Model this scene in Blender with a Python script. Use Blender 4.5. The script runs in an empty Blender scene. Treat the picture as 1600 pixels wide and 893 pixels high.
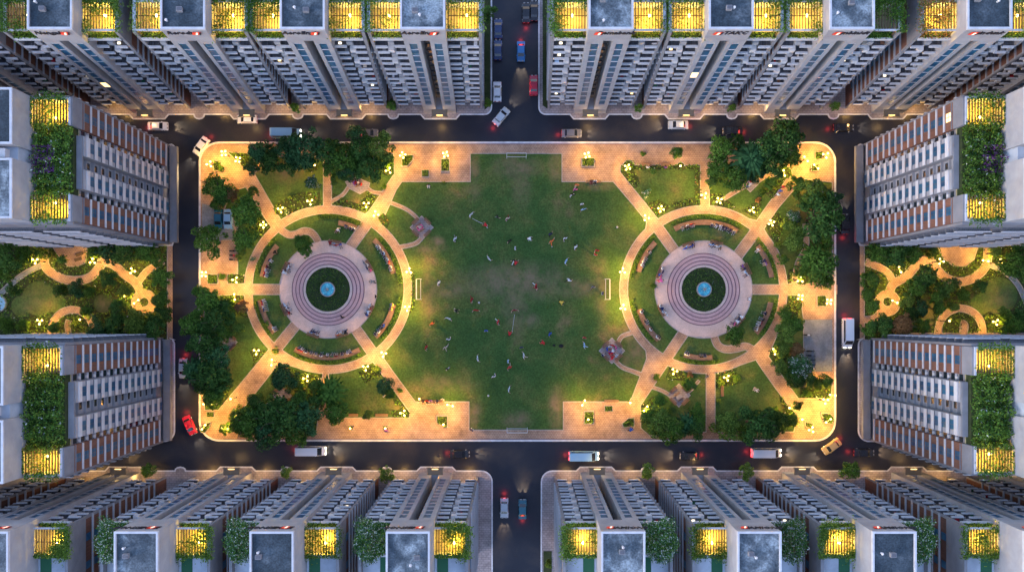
import bpy, math, random
import numpy as np
from mathutils import Vector, Matrix
from mathutils.geometry import delaunay_2d_cdt
random.seed(7); RNG = np.random.default_rng(11)
scene = bpy.context.scene
COL = scene.collection
PI = math.pi
EMK = 0.10     # strength of glowing surfaces against the dusk sky
S = 7.0; CX, CY = 800.0, 495.0; CAMH = 180.0

def P(px, py, z=0.0):
    """ground plan: plan units to metres, for something whose visible top stands z high"""
    k = (CAMH - z) / CAMH
    return ((px - CX) / S * k, (CY - py) / S * k)

# ------------------------------------------------------------------ materials
def new_mat(name):
    m = bpy.data.materials.new(name); m.use_nodes = True
    nt = m.node_tree; b = nt.nodes['Principled BSDF']
    return m, nt, b

def mat(name, c, rough=0.8, spec=0.3, metal=0.0):
    m, nt, b = new_mat(name)
    b.inputs['Base Color'].default_value = (*c, 1); b.inputs['Roughness'].default_value = rough
    b.inputs['Specular IOR Level'].default_value = spec; b.inputs['Metallic'].default_value = metal
    return m

def emat(name, c, strength):
    m, nt, b = new_mat(name)
    b.inputs['Base Color'].default_value = (*c, 1)
    b.inputs['Emission Color'].default_value = (*c, 1); b.inputs['Emission Strength'].default_value = strength * EMK
    return m

def ramp_mat(name, stops, scale, rough=0.85, detail=6, coord='Object', rand=0.0, spec=0.25, distort=0.3, stretch=None, fine=None, bump=0.0):
    """noise driven colour; rand shifts the pattern per object; fine=(scale, amount) adds fine grain"""
    m, nt, b = new_mat(name); N = nt.nodes; L = nt.links
    tc = N.new('ShaderNodeTexCoord'); vec = tc.outputs[coord]
    if rand:
        oi = N.new('ShaderNodeObjectInfo'); mu = N.new('ShaderNodeMath'); mu.operation = 'MULTIPLY'; mu.inputs[1].default_value = rand
        L.new(oi.outputs['Random'], mu.inputs[0]); va = N.new('ShaderNodeVectorMath'); va.operation = 'ADD'
        L.new(vec, va.inputs[0]); L.new(mu.outputs[0], va.inputs[1]); vec = va.outputs[0]
    if stretch:
        mp = N.new('ShaderNodeMapping'); mp.inputs['Scale'].default_value = stretch; L.new(vec, mp.inputs[0]); vec = mp.outputs[0]
    nz = N.new('ShaderNodeTexNoise'); nz.inputs['Scale'].default_value = scale; nz.inputs['Detail'].default_value = detail
    nz.inputs['Roughness'].default_value = 0.62; nz.inputs['Distortion'].default_value = distort
    L.new(vec, nz.inputs['Vector'])
    cr = N.new('ShaderNodeValToRGB'); e = cr.color_ramp.elements
    while len(e) < len(stops): e.new(0.5)
    for el, (p, c) in zip(e, stops): el.position = p; el.color = (*c, 1)
    L.new(nz.outputs['Fac'], cr.inputs[0]); col = cr.outputs[0]
    if fine:
        n2 = N.new('ShaderNodeTexNoise'); n2.inputs['Scale'].default_value = fine[0]; n2.inputs['Detail'].default_value = 3
        L.new(vec, n2.inputs['Vector'])
        mr = N.new('ShaderNodeMapRange'); mr.inputs['From Min'].default_value = 0.3; mr.inputs['From Max'].default_value = 0.7
        mr.inputs['To Min'].default_value = 1 - fine[1]; mr.inputs['To Max'].default_value = 1 + fine[1]
        L.new(n2.outputs['Fac'], mr.inputs[0])
        mx = N.new('ShaderNodeVectorMath'); mx.operation = 'SCALE'
        L.new(col, mx.inputs[0]); L.new(mr.outputs[0], mx.inputs['Scale']); col = mx.outputs[0]
        if bump:
            bp = N.new('ShaderNodeBump'); bp.inputs['Strength'].default_value = bump; bp.inputs['Distance'].default_value = 0.1
            L.new(n2.outputs['Fac'], bp.inputs['Height']); L.new(bp.outputs[0], b.inputs['Normal'])
    L.new(col, b.inputs['Base Color'])
    b.inputs['Roughness'].default_value = rough; b.inputs['Specular IOR Level'].default_value = spec
    return m

def brick_mat(name, c1, c2, mortar, scale, rough=0.85, w=0.5, h=0.25, msize=0.02, stain=0.42):
    m, nt, b = new_mat(name); N = nt.nodes; L = nt.links
    tc = N.new('ShaderNodeTexCoord')
    br = N.new('ShaderNodeTexBrick'); br.inputs['Scale'].default_value = scale
    br.inputs['Color1'].default_value = (*c1, 1); br.inputs['Color2'].default_value = (*c2, 1); br.inputs['Mortar'].default_value = (*mortar, 1)
    br.inputs['Brick Width'].default_value = w; br.inputs['Row Height'].default_value = h; br.inputs['Mortar Size'].default_value = msize
    L.new(tc.outputs['Object'], br.inputs['Vector'])
    nz = N.new('ShaderNodeTexNoise'); nz.inputs['Scale'].default_value = 0.25; nz.inputs['Detail'].default_value = 8; nz.inputs['Roughness'].default_value = 0.7
    L.new(tc.outputs['Object'], nz.inputs['Vector'])
    mr = N.new('ShaderNodeMapRange'); mr.inputs['From Min'].default_value = 0.3; mr.inputs['From Max'].default_value = 0.7
    mr.inputs['To Min'].default_value = 1 - stain; mr.inputs['To Max'].default_value = 1 + stain
    L.new(nz.outputs['Fac'], mr.inputs[0])
    mx = N.new('ShaderNodeVectorMath'); mx.operation = 'SCALE'
    L.new(br.outputs['Color'], mx.inputs[0]); L.new(mr.outputs[0], mx.inputs['Scale'])
    L.new(mx.outputs[0], b.inputs['Base Color'])
    b.inputs['Roughness'].default_value = rough; b.inputs['Specular IOR Level'].default_value = 0.25
    return m

def leaf_mat(name, dark, light, hl=None, hlp=0.9, trans=0.25):
    """each leaf clump gets its own tone"""
    m, nt, b = new_mat(name); N = nt.nodes; L = nt.links
    g = N.new('ShaderNodeNewGeometry'); cr = N.new('ShaderNodeValToRGB'); e = cr.color_ramp.elements
    e[0].color = (*dark, 1); e[1].color = (*light, 1); e[1].position = hlp - 0.03
    if hl:
        x = e.new(hlp); x.color = (*hl, 1)
    oi = N.new('ShaderNodeObjectInfo'); mr = N.new('ShaderNodeMapRange'); mr.inputs['To Min'].default_value = 0.8; mr.inputs['To Max'].default_value = 1.2
    L.new(oi.outputs['Random'], mr.inputs[0])
    L.new(g.outputs['Random Per Island'], cr.inputs[0])
    mx = N.new('ShaderNodeVectorMath'); mx.operation = 'SCALE'; L.new(cr.outputs[0], mx.inputs[0]); L.new(mr.outputs[0], mx.inputs['Scale'])
    L.new(mx.outputs[0], b.inputs['Base Color']); b.inputs['Roughness'].default_value = 0.7; b.inputs['Specular IOR Level'].default_value = 0.08
    tr = N.new('ShaderNodeBsdfTranslucent'); L.new(mx.outputs[0], tr.inputs[0])
    ms = N.new('ShaderNodeMixShader'); ms.inputs[0].default_value = trans
    out = N['Material Output']; L.new(b.outputs[0], ms.inputs[1]); L.new(tr.outputs[0], ms.inputs[2]); L.new(ms.outputs[0], out.inputs[0])
    return m

M = {}
M['asphalt'] = ramp_mat('asphalt', [(0.3, (.007, .009, .018)), (0.5, (.013, .015, .024)), (0.68, (.034, .029, .031))], 0.11, rough=0.4, detail=8, spec=0.4, fine=(6, .25))
M['ground'] = ramp_mat('ground_soil', [(0.3, (.05, .05, .05)), (0.7, (.09, .08, .075))], 0.05)
M['paver'] = brick_mat('brick_paving', (.43, .29, .195), (.365, .235, .16), (.23, .145, .105), 1.0, w=0.55, h=0.42, msize=0.035)
M['paver_grey'] = brick_mat('grey_paving', (.34, .29, .28), (.29, .25, .245), (.2, .17, .17), 1.0, w=0.8, h=0.5, msize=0.04)
M['plaza'] = ramp_mat('plaza_stone', [(0.3, (.58, .41, .33)), (0.7, (.73, .53, .44))], 0.5, fine=(5, .12))
M['ring'] = ramp_mat('step_stone', [(0.3, (.54, .32, .29)), (0.7, (.66, .41, .37))], 0.6, fine=(5, .12))
M['ring_dark'] = mat('step_joint', (.17, .09, .105), .8)
M['court'] = ramp_mat('court_slab', [(0.35, (.16, .18, .19)), (0.65, (.27, .28, .29))], 0.35, rand=0, fine=(3, .15))
M['kerb'] = ramp_mat('kerb_stone', [(0.3, (.28, .25, .22)), (0.7, (.46, .41, .36))], 1.2)
M['kerb_white'] = ramp_mat('kerb_painted', [(0.3, (.45, .45, .47)), (0.7, (.7, .7, .72))], 0.8)
M['lawn'] = ramp_mat('lawn_grass', [(0.25, (.030, .072, .020)), (0.46, (.052, .104, .026)), (0.58, (.085, .118, .032)), (0.72, (.175, .132, .062))], 0.13, rough=.9, detail=9, fine=(3.2, .3), bump=.4, spec=.1)
def worn_lawn(m, spots):
    nt = m.node_tree; N = nt.nodes; L = nt.links; b = N['Principled BSDF']; src = b.inputs['Base Color'].links[0].from_socket
    tc = N.new('ShaderNodeTexCoord'); acc = None
    for (px, py, rx, ry, k) in spots:
        v = N.new('ShaderNodeVectorMath'); v.operation = 'SUBTRACT'; v.inputs[1].default_value = ((px - CX) / S, (CY - py) / S, 0); L.new(tc.outputs['Object'], v.inputs[0])
        d = N.new('ShaderNodeVectorMath'); d.operation = 'MULTIPLY'; d.inputs[1].default_value = (S / rx, S / ry, 0); L.new(v.outputs[0], d.inputs[0])
        ln = N.new('ShaderNodeVectorMath'); ln.operation = 'LENGTH'; L.new(d.outputs[0], ln.inputs[0])
        mr = N.new('ShaderNodeMapRange'); mr.interpolation_type = 'SMOOTHSTEP'; mr.inputs['From Min'].default_value = 1.3; mr.inputs['From Max'].default_value = .1; mr.inputs['To Max'].default_value = k; L.new(ln.outputs['Value'], mr.inputs[0])
        if acc is None: acc = mr.outputs[0]
        else:
            a = N.new('ShaderNodeMath'); a.operation = 'MAXIMUM'; L.new(acc, a.inputs[0]); L.new(mr.outputs[0], a.inputs[1]); acc = a.outputs[0]
    nz = N.new('ShaderNodeTexNoise'); nz.inputs['Scale'].default_value = .35; nz.inputs['Detail'].default_value = 8; nz.inputs['Roughness'].default_value = .7; L.new(tc.outputs['Object'], nz.inputs['Vector'])
    mr = N.new('ShaderNodeMapRange'); mr.inputs['From Min'].default_value = .32; mr.inputs['From Max'].default_value = .62; L.new(nz.outputs['Fac'], mr.inputs[0])
    mu = N.new('ShaderNodeMath'); mu.operation = 'MULTIPLY'; L.new(acc, mu.inputs[0]); L.new(mr.outputs[0], mu.inputs[1])
    mx = N.new('ShaderNodeMix'); mx.data_type = 'RGBA'; L.new(mu.outputs[0], mx.inputs['Factor']); L.new(src, mx.inputs['A']); mx.inputs['B'].default_value = (.27, .175, .115, 1)
    L.new(mx.outputs['Result'], b.inputs['Base Color'])
worn_lawn(M['lawn'], [(805, 440, 100, 34, .75), (805, 470, 26, 60, .6), (700, 452, 70, 16, .5), (900, 450, 60, 18, .5), (807, 262, 42, 20, .7), (815, 285, 18, 45, .5), (742, 262, 10, 26, .6), (868, 262, 14, 26, .6), (808, 655, 26, 16, .7), (868, 640, 14, 36, .7), (742, 650, 14, 28, .6), (738, 300, 16, 16, .5), (930, 290, 40, 10, .5), (1000, 545, 26, 30, .6), (985, 520, 14, 26, .5), (978, 560, 10, 22, .4), (683, 378, 14, 10, .8), (673, 388, 30, 8, .6), (668, 450, 14, 60, .4), (940, 452, 14, 60, .4), (690, 600, 60, 16, .4), (405, 265, 22, 12, .7), (445, 268, 30, 20, .6), (1150, 560, 30, 16, .3), (480, 610, 30, 20, .3), (345, 590, 20, 40, .5), (1075, 655, 24, 16, .4), (1270, 330, 20, 60, .4), (1262, 600, 20, 12, .6), (165, 475, 18, 20, .7), (1450, 485, 20, 24, .6), (1452, 508, 14, 10, .6), (1560, 470, 30, 30, .35), (60, 465, 36, 26, .3), (830, 500, 18, 14, .5)])
M['bedsoil'] = ramp_mat('bed_soil', [(0.3, (.018, .035, .010)), (0.7, (.05, .06, .022))], 0.9)
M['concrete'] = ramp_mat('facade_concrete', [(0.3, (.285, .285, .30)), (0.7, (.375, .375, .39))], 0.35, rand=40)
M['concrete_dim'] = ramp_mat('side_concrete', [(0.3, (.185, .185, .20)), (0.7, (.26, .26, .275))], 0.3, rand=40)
M['white'] = ramp_mat('white_panel', [(0.3, (.55, .53, .52)), (0.7, (.66, .64, .63))], 0.6, rand=30)
M['slab'] = ramp_mat('slab_edge', [(0.3, (.42, .43, .46)), (0.7, (.56, .57, .60))], 0.8, rand=30)
M['dark'] = ramp_mat('balcony_dark', [(0.3, (.085, .09, .10)), (0.7, (.24, .24, .25))], 0.9, rand=50, stretch=(7, 7, 1))
M['rail'] = mat('railing_metal', (.10, .10, .115), .5, .5)
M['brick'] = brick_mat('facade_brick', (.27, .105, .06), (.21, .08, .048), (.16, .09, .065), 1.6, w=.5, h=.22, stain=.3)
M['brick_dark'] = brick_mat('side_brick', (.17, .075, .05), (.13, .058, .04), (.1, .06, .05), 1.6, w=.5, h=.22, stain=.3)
M['glass'] = ramp_mat('window_glass', [(0.35, (.006, .055, .125)), (0.65, (.022, .13, .23))], 0.5, rough=.45, rand=60, spec=.35)
M['glass_dark'] = mat('dark_glass', (.02, .03, .04), .12, .6)
M['canopy'] = mat('canopy_olive', (.16, .135, .10), .7)
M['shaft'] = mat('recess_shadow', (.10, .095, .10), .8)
M['roof'] = ramp_mat('roof_membrane', [(0.34, (.024, .037, .047)), (0.5, (.047, .064, .078)), (0.62, (.10, .122, .138)), (0.74, (.26, .30, .32))], 0.30, rough=.6, detail=12, rand=90, distort=.25, fine=(3.5, .35))
nt_ = M['roof'].node_tree; oi_ = [n for n in nt_.nodes if n.type == 'OBJECT_INFO'][0]; nz_ = [n for n in nt_.nodes if n.type == 'TEX_NOISE'][0]; cr_ = [n for n in nt_.nodes if n.type == 'VALTORGB'][0]
mr_ = nt_.nodes.new('ShaderNodeMapRange'); mr_.inputs['To Min'].default_value = -.14; mr_.inputs['To Max'].default_value = .17; ad_ = nt_.nodes.new('ShaderNodeMath')
nt_.links.new(oi_.outputs['Random'], mr_.inputs[0]); nt_.links.new(nz_.outputs['Fac'], ad_.inputs[0]); nt_.links.new(mr_.outputs[0], ad_.inputs[1]); nt_.links.new(ad_.outputs[0], cr_.inputs[0])
M['roof_light'] = ramp_mat('roof_light', [(0.3, (.33, .37, .42)), (0.7, (.52, .57, .63))], 0.3, rand=60)
M['deck'] = ramp_mat('terrace_deck', [(0.3, (.34, .29, .15)), (0.7, (.50, .44, .25))], 0.8)
M['timber'] = ramp_mat('pergola_timber', [(0.3, (.09, .06, .035)), (0.7, (.16, .11, .06))], 1.5)
M['turf'] = mat('roof_turf', (.03, .12, .06), .9)
M['sign_dark'] = mat('sign_letter', (.02, .02, .03), .5)
M['sign_red'] = emat('sign_red_lit', (.75, .06, .03), .06)
M['sign_white'] = emat('sign_white_lit', (1, .8, .6), .25)
M['lit_warm'] = emat('lit_window_warm', (1, .62, .22), .55)
M['lit_white'] = emat('lit_window_white', (1, .85, .6), .6)
M['globe'] = emat('lamp_globe', (1.0, .58, .16), 2.2)
M['globe_roof'] = emat('roof_lamp_globe', (1.0, .66, .18), 8.0)
M['headlight'] = emat('headlight', (1.0, .80, .50), 12.0)
M['taillight'] = emat('taillight', (1.0, .02, .03), 3.0)
M['iron'] = mat('dark_iron', (.03, .03, .03), .5, .5)
M['goalwhite'] = mat('goal_paint', (.5, .5, .5), .5)
M['bark'] = ramp_mat('bark', [(0.3, (.06, .045, .03)), (0.7, (.13, .10, .07))], 2.0)
M['leaf_dark'] = leaf_mat('leaf_dark', (.014, .046, .010), (.100, .215, .045))
M['leaf_mid'] = leaf_mat('leaf_mid', (.024, .070, .010), (.150, .290, .045))
M['leaf_light'] = leaf_mat('leaf_light', (.040, .085, .012), (0.221, 0.338, 0.058))  # paleness partly stands for lamp light on trees, put into the leaf colour
M['leaf_teal'] = leaf_mat('leaf_teal', (.012, .044, .014), (.080, .205, .070))
M['leaf_flower'] = leaf_mat('leaf_flower', (.022, .070, .024), (0.104, 0.247, 0.078), (.62, .64, .58), .84)
M['leaf_purple'] = leaf_mat('leaf_purple', (.10, .03, .12), (.22, .08, .25))
M['leaf_orange'] = leaf_mat('leaf_orange', (.18, .09, .03), (.34, .19, .08))
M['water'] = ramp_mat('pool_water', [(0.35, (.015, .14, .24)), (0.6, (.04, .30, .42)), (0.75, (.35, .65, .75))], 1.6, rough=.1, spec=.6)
wn_ = M['water'].node_tree; wb_ = wn_.nodes['Principled BSDF']; wn_.links.new(wb_.inputs['Base Color'].links[0].from_socket, wb_.inputs['Emission Color']); wb_.inputs['Emission Strength'].default_value = .006   # glow put into the water surface, standing in for underwater lights
M['wood'] = ramp_mat('bench_wood', [(0.3, (.19, .105, .065)), (0.7, (.30, .185, .12))], 1.6)
M['stone'] = ramp_mat('bench_stone', [(0.3, (.30, .25, .23)), (0.7, (.42, .36, .33))], 1.2)
M['tyre'] = mat('tyre_rubber', (.02, .02, .02), .9)
M['carglass'] = mat('car_glass', (.015, .02, .028), .08, .8)
CLOTH = {'white': (.72, .72, .72), 'black': (.02, .02, .022), 'grey': (.22, .22, .23), 'red': (.55, .03, .035), 'dark red': (.26, .02, .025), 'pink': (.75, .12, .32),
         'blue': (.03, .10, .50), 'navy': (.02, .028, .10), 'pale blue': (.38, .55, .75), 'orange': (.75, .17, .05), 'yellow': (.75, .50, .08), 'beige': (.55, .45, .35),
         'purple': (.22, .08, .32), 'brown': (.16, .08, .05), 'green': (.05, .22, .08)}
CM = {k: mat('cloth_' + k.replace(' ', '_'), v, .85, .15) for k, v in CLOTH.items()}
SKIN = [mat('skin_tan', (.42, .24, .16), .6), mat('skin_fair', (.56, .35, .25), .6)]
HAIR = [mat('hair_black', (.012, .010, .010), .5), mat('hair_brown', (.05, .028, .016), .5)]
CAR = {k: mat('car_paint_' + k.replace(' ', '_'), v, .25, .6) for k, v in {'white': (.72, .72, .74), 'red': (.45, .02, .05), 'navy': (.02, .04, .12), 'black': (.015, .015, .02), 'blue': (.03, .18, .45),
       'silver': (.42, .46, .50), 'teal': (.02, .13, .18), 'pale blue': (.30, .52, .70), 'grey': (.16, .16, .18), 'gold': (.40, .29, .14)}.items()}

# ------------------------------------------------------------------ object helpers
def link(o, parent=None):
    COL.objects.link(o)
    if parent is not None: o.parent = parent
    return o

def tag(o, label=None, cat=None, group=None, kind=None):
    if label: o['label'] = label
    if cat: o['category'] = cat
    if group: o['group'] = group
    if kind: o['kind'] = kind
    return o

def root(name, loc, rz=0.0, label=None, cat=None, group=None, scale=1.0):
    o = bpy.data.objects.new(name, None); o.empty_display_size = .2
    o.location = loc; o.rotation_euler = (0, 0, rz); o.scale = (scale,) * 3 if not hasattr(scale, '__len__') else scale
    COL.objects.link(o)
    return tag(o, label, cat, group)

def copy_tree(o, parent=None):
    c = o.copy(); COL.objects.link(c)
    if parent is not None: c.parent = parent
    for ch in list(o.children): copy_tree(ch, c)
    return c

class MB:
    """collects shapes into one mesh; T maps local points to the object's frame"""
    def __init__(s, T=None): s.v = []; s.f = []; s.m = []; s.T = T; s.mats = []
    def mi(s, m):
        if m not in s.mats: s.mats.append(m)
        return s.mats.index(m)
    def add(s, vs, fs, m):
        n = len(s.v); k = s.mi(m)
        s.v += [s.T(*p) if s.T else tuple(p) for p in vs]
        for f in fs: s.f.append(tuple(i + n for i in f)); s.m.append(k)
        return s
    def box(s, x0, x1, y0, y1, z0, z1, m):
        vs = [(x, y, z) for z in (z0, z1) for y in (y0, y1) for x in (x0, x1)]
        return s.add(vs, [(0, 2, 3, 1), (4, 5, 7, 6), (0, 1, 5, 4), (2, 6, 7, 3), (0, 4, 6, 2), (1, 3, 7, 5)], m)
    def prism(s, pts, z0, z1, m, bottom=False):
        n = len(pts); vs = [(x, y, z0) for x, y in pts] + [(x, y, z1) for x, y in pts]
        fs = [tuple(range(n, 2 * n))] + [(i, (i + 1) % n, n + (i + 1) % n, n + i) for i in range(n)]
        if bottom: fs.append(tuple(reversed(range(n))))
        return s.add(vs, fs, m)
    def tube(s, p0, p1, r0, r1, m, n=8, cap=True):
        a = Vector(p0); b = Vector(p1); d = (b - a).normalized()
        u = d.orthogonal().normalized(); w = d.cross(u); vs = []
        for c, r in ((a, r0), (b, r1)):
            for i in range(n):
                t = 2 * PI * i / n; vs.append(tuple(c + u * (r * math.cos(t)) + w * (r * math.sin(t))))
        fs = [(i, (i + 1) % n, n + (i + 1) % n, n + i) for i in range(n)]
        if cap: fs += [tuple(reversed(range(n))), tuple(range(n, 2 * n))]
        return s.add(vs, fs, m)
    def lathe(s, prof, m, n=24, c=(0, 0)):
        vs = []; k = len(prof)
        for i in range(n):
            t = 2 * PI * i / n; vs += [(c[0] + r * math.cos(t), c[1] + r * math.sin(t), z) for r, z in prof]
        fs = [(i * k + j, ((i + 1) % n) * k + j, ((i + 1) % n) * k + j + 1, i * k + j + 1) for i in range(n) for j in range(k - 1)]
        return s.add(vs, fs, m)
    def ball(s, c, r, m, n=10, k=6, sz=1.0):
        prof = [(r * math.sin(PI * j / k), c[2] - r * sz * math.cos(PI * j / k)) for j in range(k + 1)]
        prof[0] = (0.001, prof[0][1]); prof[-1] = (0.001, prof[-1][1])
        return s.lathe(prof, m, n, (c[0], c[1]))
    def build(s, name, parent=None, loc=None, smooth=False):
        me = bpy.data.meshes.new(name); me.from_pydata(s.v, [], s.f)
        for m in s.mats: me.materials.append(m)
        if len(s.mats) > 1: me.polygons.foreach_set('material_index', s.m)
        if smooth: me.polygons.foreach_set('use_smooth', [True] * len(me.polygons))
        me.update(); o = bpy.data.objects.new(name, me)
        if loc is not None: o.location = loc
        return link(o, parent)

def leaf_mesh(name, pts, sizes, m, up=0.5, nrm=None, aspect=0.55, mats=None, mpick=None):
    """many small leaf-shaped faces centred on pts"""
    pts = np.asarray(pts, float); n = len(pts); sizes = np.broadcast_to(np.asarray(sizes, float), (n,))
    a = RNG.normal(size=(n, 3))
    if nrm is not None: a = a * 0.55 + np.asarray(nrm)
    a[:, 2] += up
    a /= np.linalg.norm(a, axis=1, keepdims=True) + 1e-9
    t = RNG.normal(size=(n, 3)); t -= (t * a).sum(1, keepdims=True) * a; t /= np.linalg.norm(t, axis=1, keepdims=True) + 1e-9
    b = np.cross(a, t); h = sizes[:, None] * .5
    V = np.stack([pts - t * h, pts + b * h * aspect - a * h * .15, pts + t * h, pts - b * h * aspect - a * h * .15], 1).reshape(-1, 3)
    me = bpy.data.meshes.new(name); me.vertices.add(4 * n); me.vertices.foreach_set('co', V.ravel())
    me.loops.add(4 * n); me.loops.foreach_set('vertex_index', np.arange(4 * n, dtype=np.int32))
    me.polygons.add(n); me.polygons.foreach_set('loop_start', np.arange(0, 4 * n, 4, dtype=np.int32))
    for q in (mats or [m]): me.materials.append(q)
    if mpick is not None: me.polygons.foreach_set('material_index', np.asarray(mpick, dtype=np.int32))
    me.update(calc_edges=True); me.validate()
    return me

def circ(c, r, n=48, a0=0.0): return [(c[0] + r * math.cos(a0 + 2 * PI * i / n), c[1] - r * math.sin(a0 + 2 * PI * i / n)) for i in range(n)]
def band(c, r0, r1, a0, a1, n=40):
    A = [math.radians(a0 + (a1 - a0) * i / n) for i in range(n + 1)]
    return [(c[0] + r0 * math.cos(t), c[1] - r0 * math.sin(t)) for t in A] + [(c[0] + r1 * math.cos(t), c[1] - r1 * math.sin(t)) for t in reversed(A)]
def smooth_line(pts, k=6):
    out = []
    for i in range(len(pts) - 1):
        p0 = pts[max(i - 1, 0)]; p1 = pts[i]; p2 = pts[i + 1]; p3 = pts[min(i + 2, len(pts) - 1)]
        for j in range(k):
            t = j / k
            out.append(tuple(.5 * (2 * p1[d] + (p2[d] - p0[d]) * t + (2 * p0[d] - 5 * p1[d] + 4 * p2[d] - p3[d]) * t * t + (3 * p1[d] - p0[d] - 3 * p2[d] + p3[d]) * t ** 3) for d in (0, 1)))
    return out + [tuple(pts[-1])]
def ribbon(pts, w, sm=True):
    p = smooth_line(pts) if sm and len(pts) > 2 else [tuple(q) for q in pts]
    L = []; R = []
    for i in range(len(p)):
        a = p[max(i - 1, 0)]; b = p[min(i + 1, len(p) - 1)]; dx, dy = b[0] - a[0], b[1] - a[1]; d = math.hypot(dx, dy) or 1
        L.append((p[i][0] - dy / d * w / 2, p[i][1] + dx / d * w / 2)); R.append((p[i][0] + dy / d * w / 2, p[i][1] - dx / d * w / 2))
    return L + R[::-1]
def diamond(c, r): return [(c[0] - r, c[1]), (c[0], c[1] - r), (c[0] + r, c[1]), (c[0], c[1] + r)]
def rrect(x0, y0, x1, y1, r, n=8):
    out = []
    for cx, cy, a in ((x1 - r, y0 + r, 0), (x0 + r, y0 + r, 90), (x0 + r, y1 - r, 180), (x1 - r, y1 - r, 270)):
        out += [(cx + r * math.cos(math.radians(a + 90 * i / n)), cy - r * math.sin(math.radians(a + 90 * i / n))) for i in range(n + 1)]
    return out

def area2(p): return sum(p[i][0] * p[(i + 1) % len(p)][1] - p[(i + 1) % len(p)][0] * p[i][1] for i in range(len(p)))

def plan(layers, outline_cls):
    """layers [(class, polygon in plan units)], later ones lie over earlier ones -> triangles by class, in metres"""
    V = []; F = []; C = []
    for cls, poly in layers:
        q = [P(*p) for p in poly]
        if area2(q) < 0: q.reverse()
        n = len(V); V += [Vector(p) for p in q]; F.append(list(range(n, n + len(q)))); C.append(cls)
    vo, eo, fo, _ov, _oe, of = delaunay_2d_cdt(V, [], F, 1, 1e-4, True)
    tris = {}; tcls = []; keep = []
    for f, ids in zip(fo, of):
        if not ids: continue
        c = C[max(ids)]
        tris.setdefault(c, []).append(tuple(f)); tcls.append(c); keep.append(tuple(f))
    return [tuple(v) for v in vo], tris, keep, tcls

def tri_sheet(name, verts, tris, z, m, kind='structure'):
    used = sorted({i for t in tris for i in t}); mp = {i: k for k, i in enumerate(used)}
    me = bpy.data.meshes.new(name)
    fs = [tuple(mp[i] for i in t) for t in tris]
    me.from_pydata([(verts[i][0], verts[i][1], z) for i in used], [], fs); me.materials.append(m); me.update()
    o = link(bpy.data.objects.new(name, me)); o['kind'] = kind
    return o

def kerbs(name, verts, faces, cls, soft, z0, z1, w, m):
    """a low stone edging wherever planting meets paving"""
    ed = {}
    for f, c in zip(faces, cls):
        for i in range(3):
            k = tuple(sorted((f[i], f[(i + 1) % 3]))); ed.setdefault(k, []).append(c in soft)
    E = [k for k, s in ed.items() if len(s) == 2 and s[0] != s[1]]
    adj = {}
    for a, b in E: adj.setdefault(a, []).append(b); adj.setdefault(b, []).append(a)
    mb = MB()
    def off(i, j):
        a = Vector(verts[i][:2]); b = Vector(verts[j][:2]); d = (b - a).normalized(); return Vector((-d.y, d.x))
    for q, (a, b) in enumerate(E):
        n = off(a, b); out = []
        for i, j in ((a, b), (b, a)):
            nn = n
            if len(adj[i]) == 2:
                o2 = [x for x in adj[i] if x != j][0]
                n2 = off(o2, i) if i == a else off(i, o2)
                s = n + n2
                if s.length > .4: nn = s.normalized() / max(.5, s.normalized().dot(n))
            out.append(nn)
        A = Vector(verts[a][:2]); B = Vector(verts[b][:2]); zz = z1 + (q % 5) * .0015
        p = [A + out[0] * w / 2, B + out[1] * w / 2, B - out[1] * w / 2, A - out[0] * w / 2]
        mb.prism([tuple(x) for x in p], z0, zz, m)
    o = mb.build(name); o['kind'] = 'structure'; return o

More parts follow.
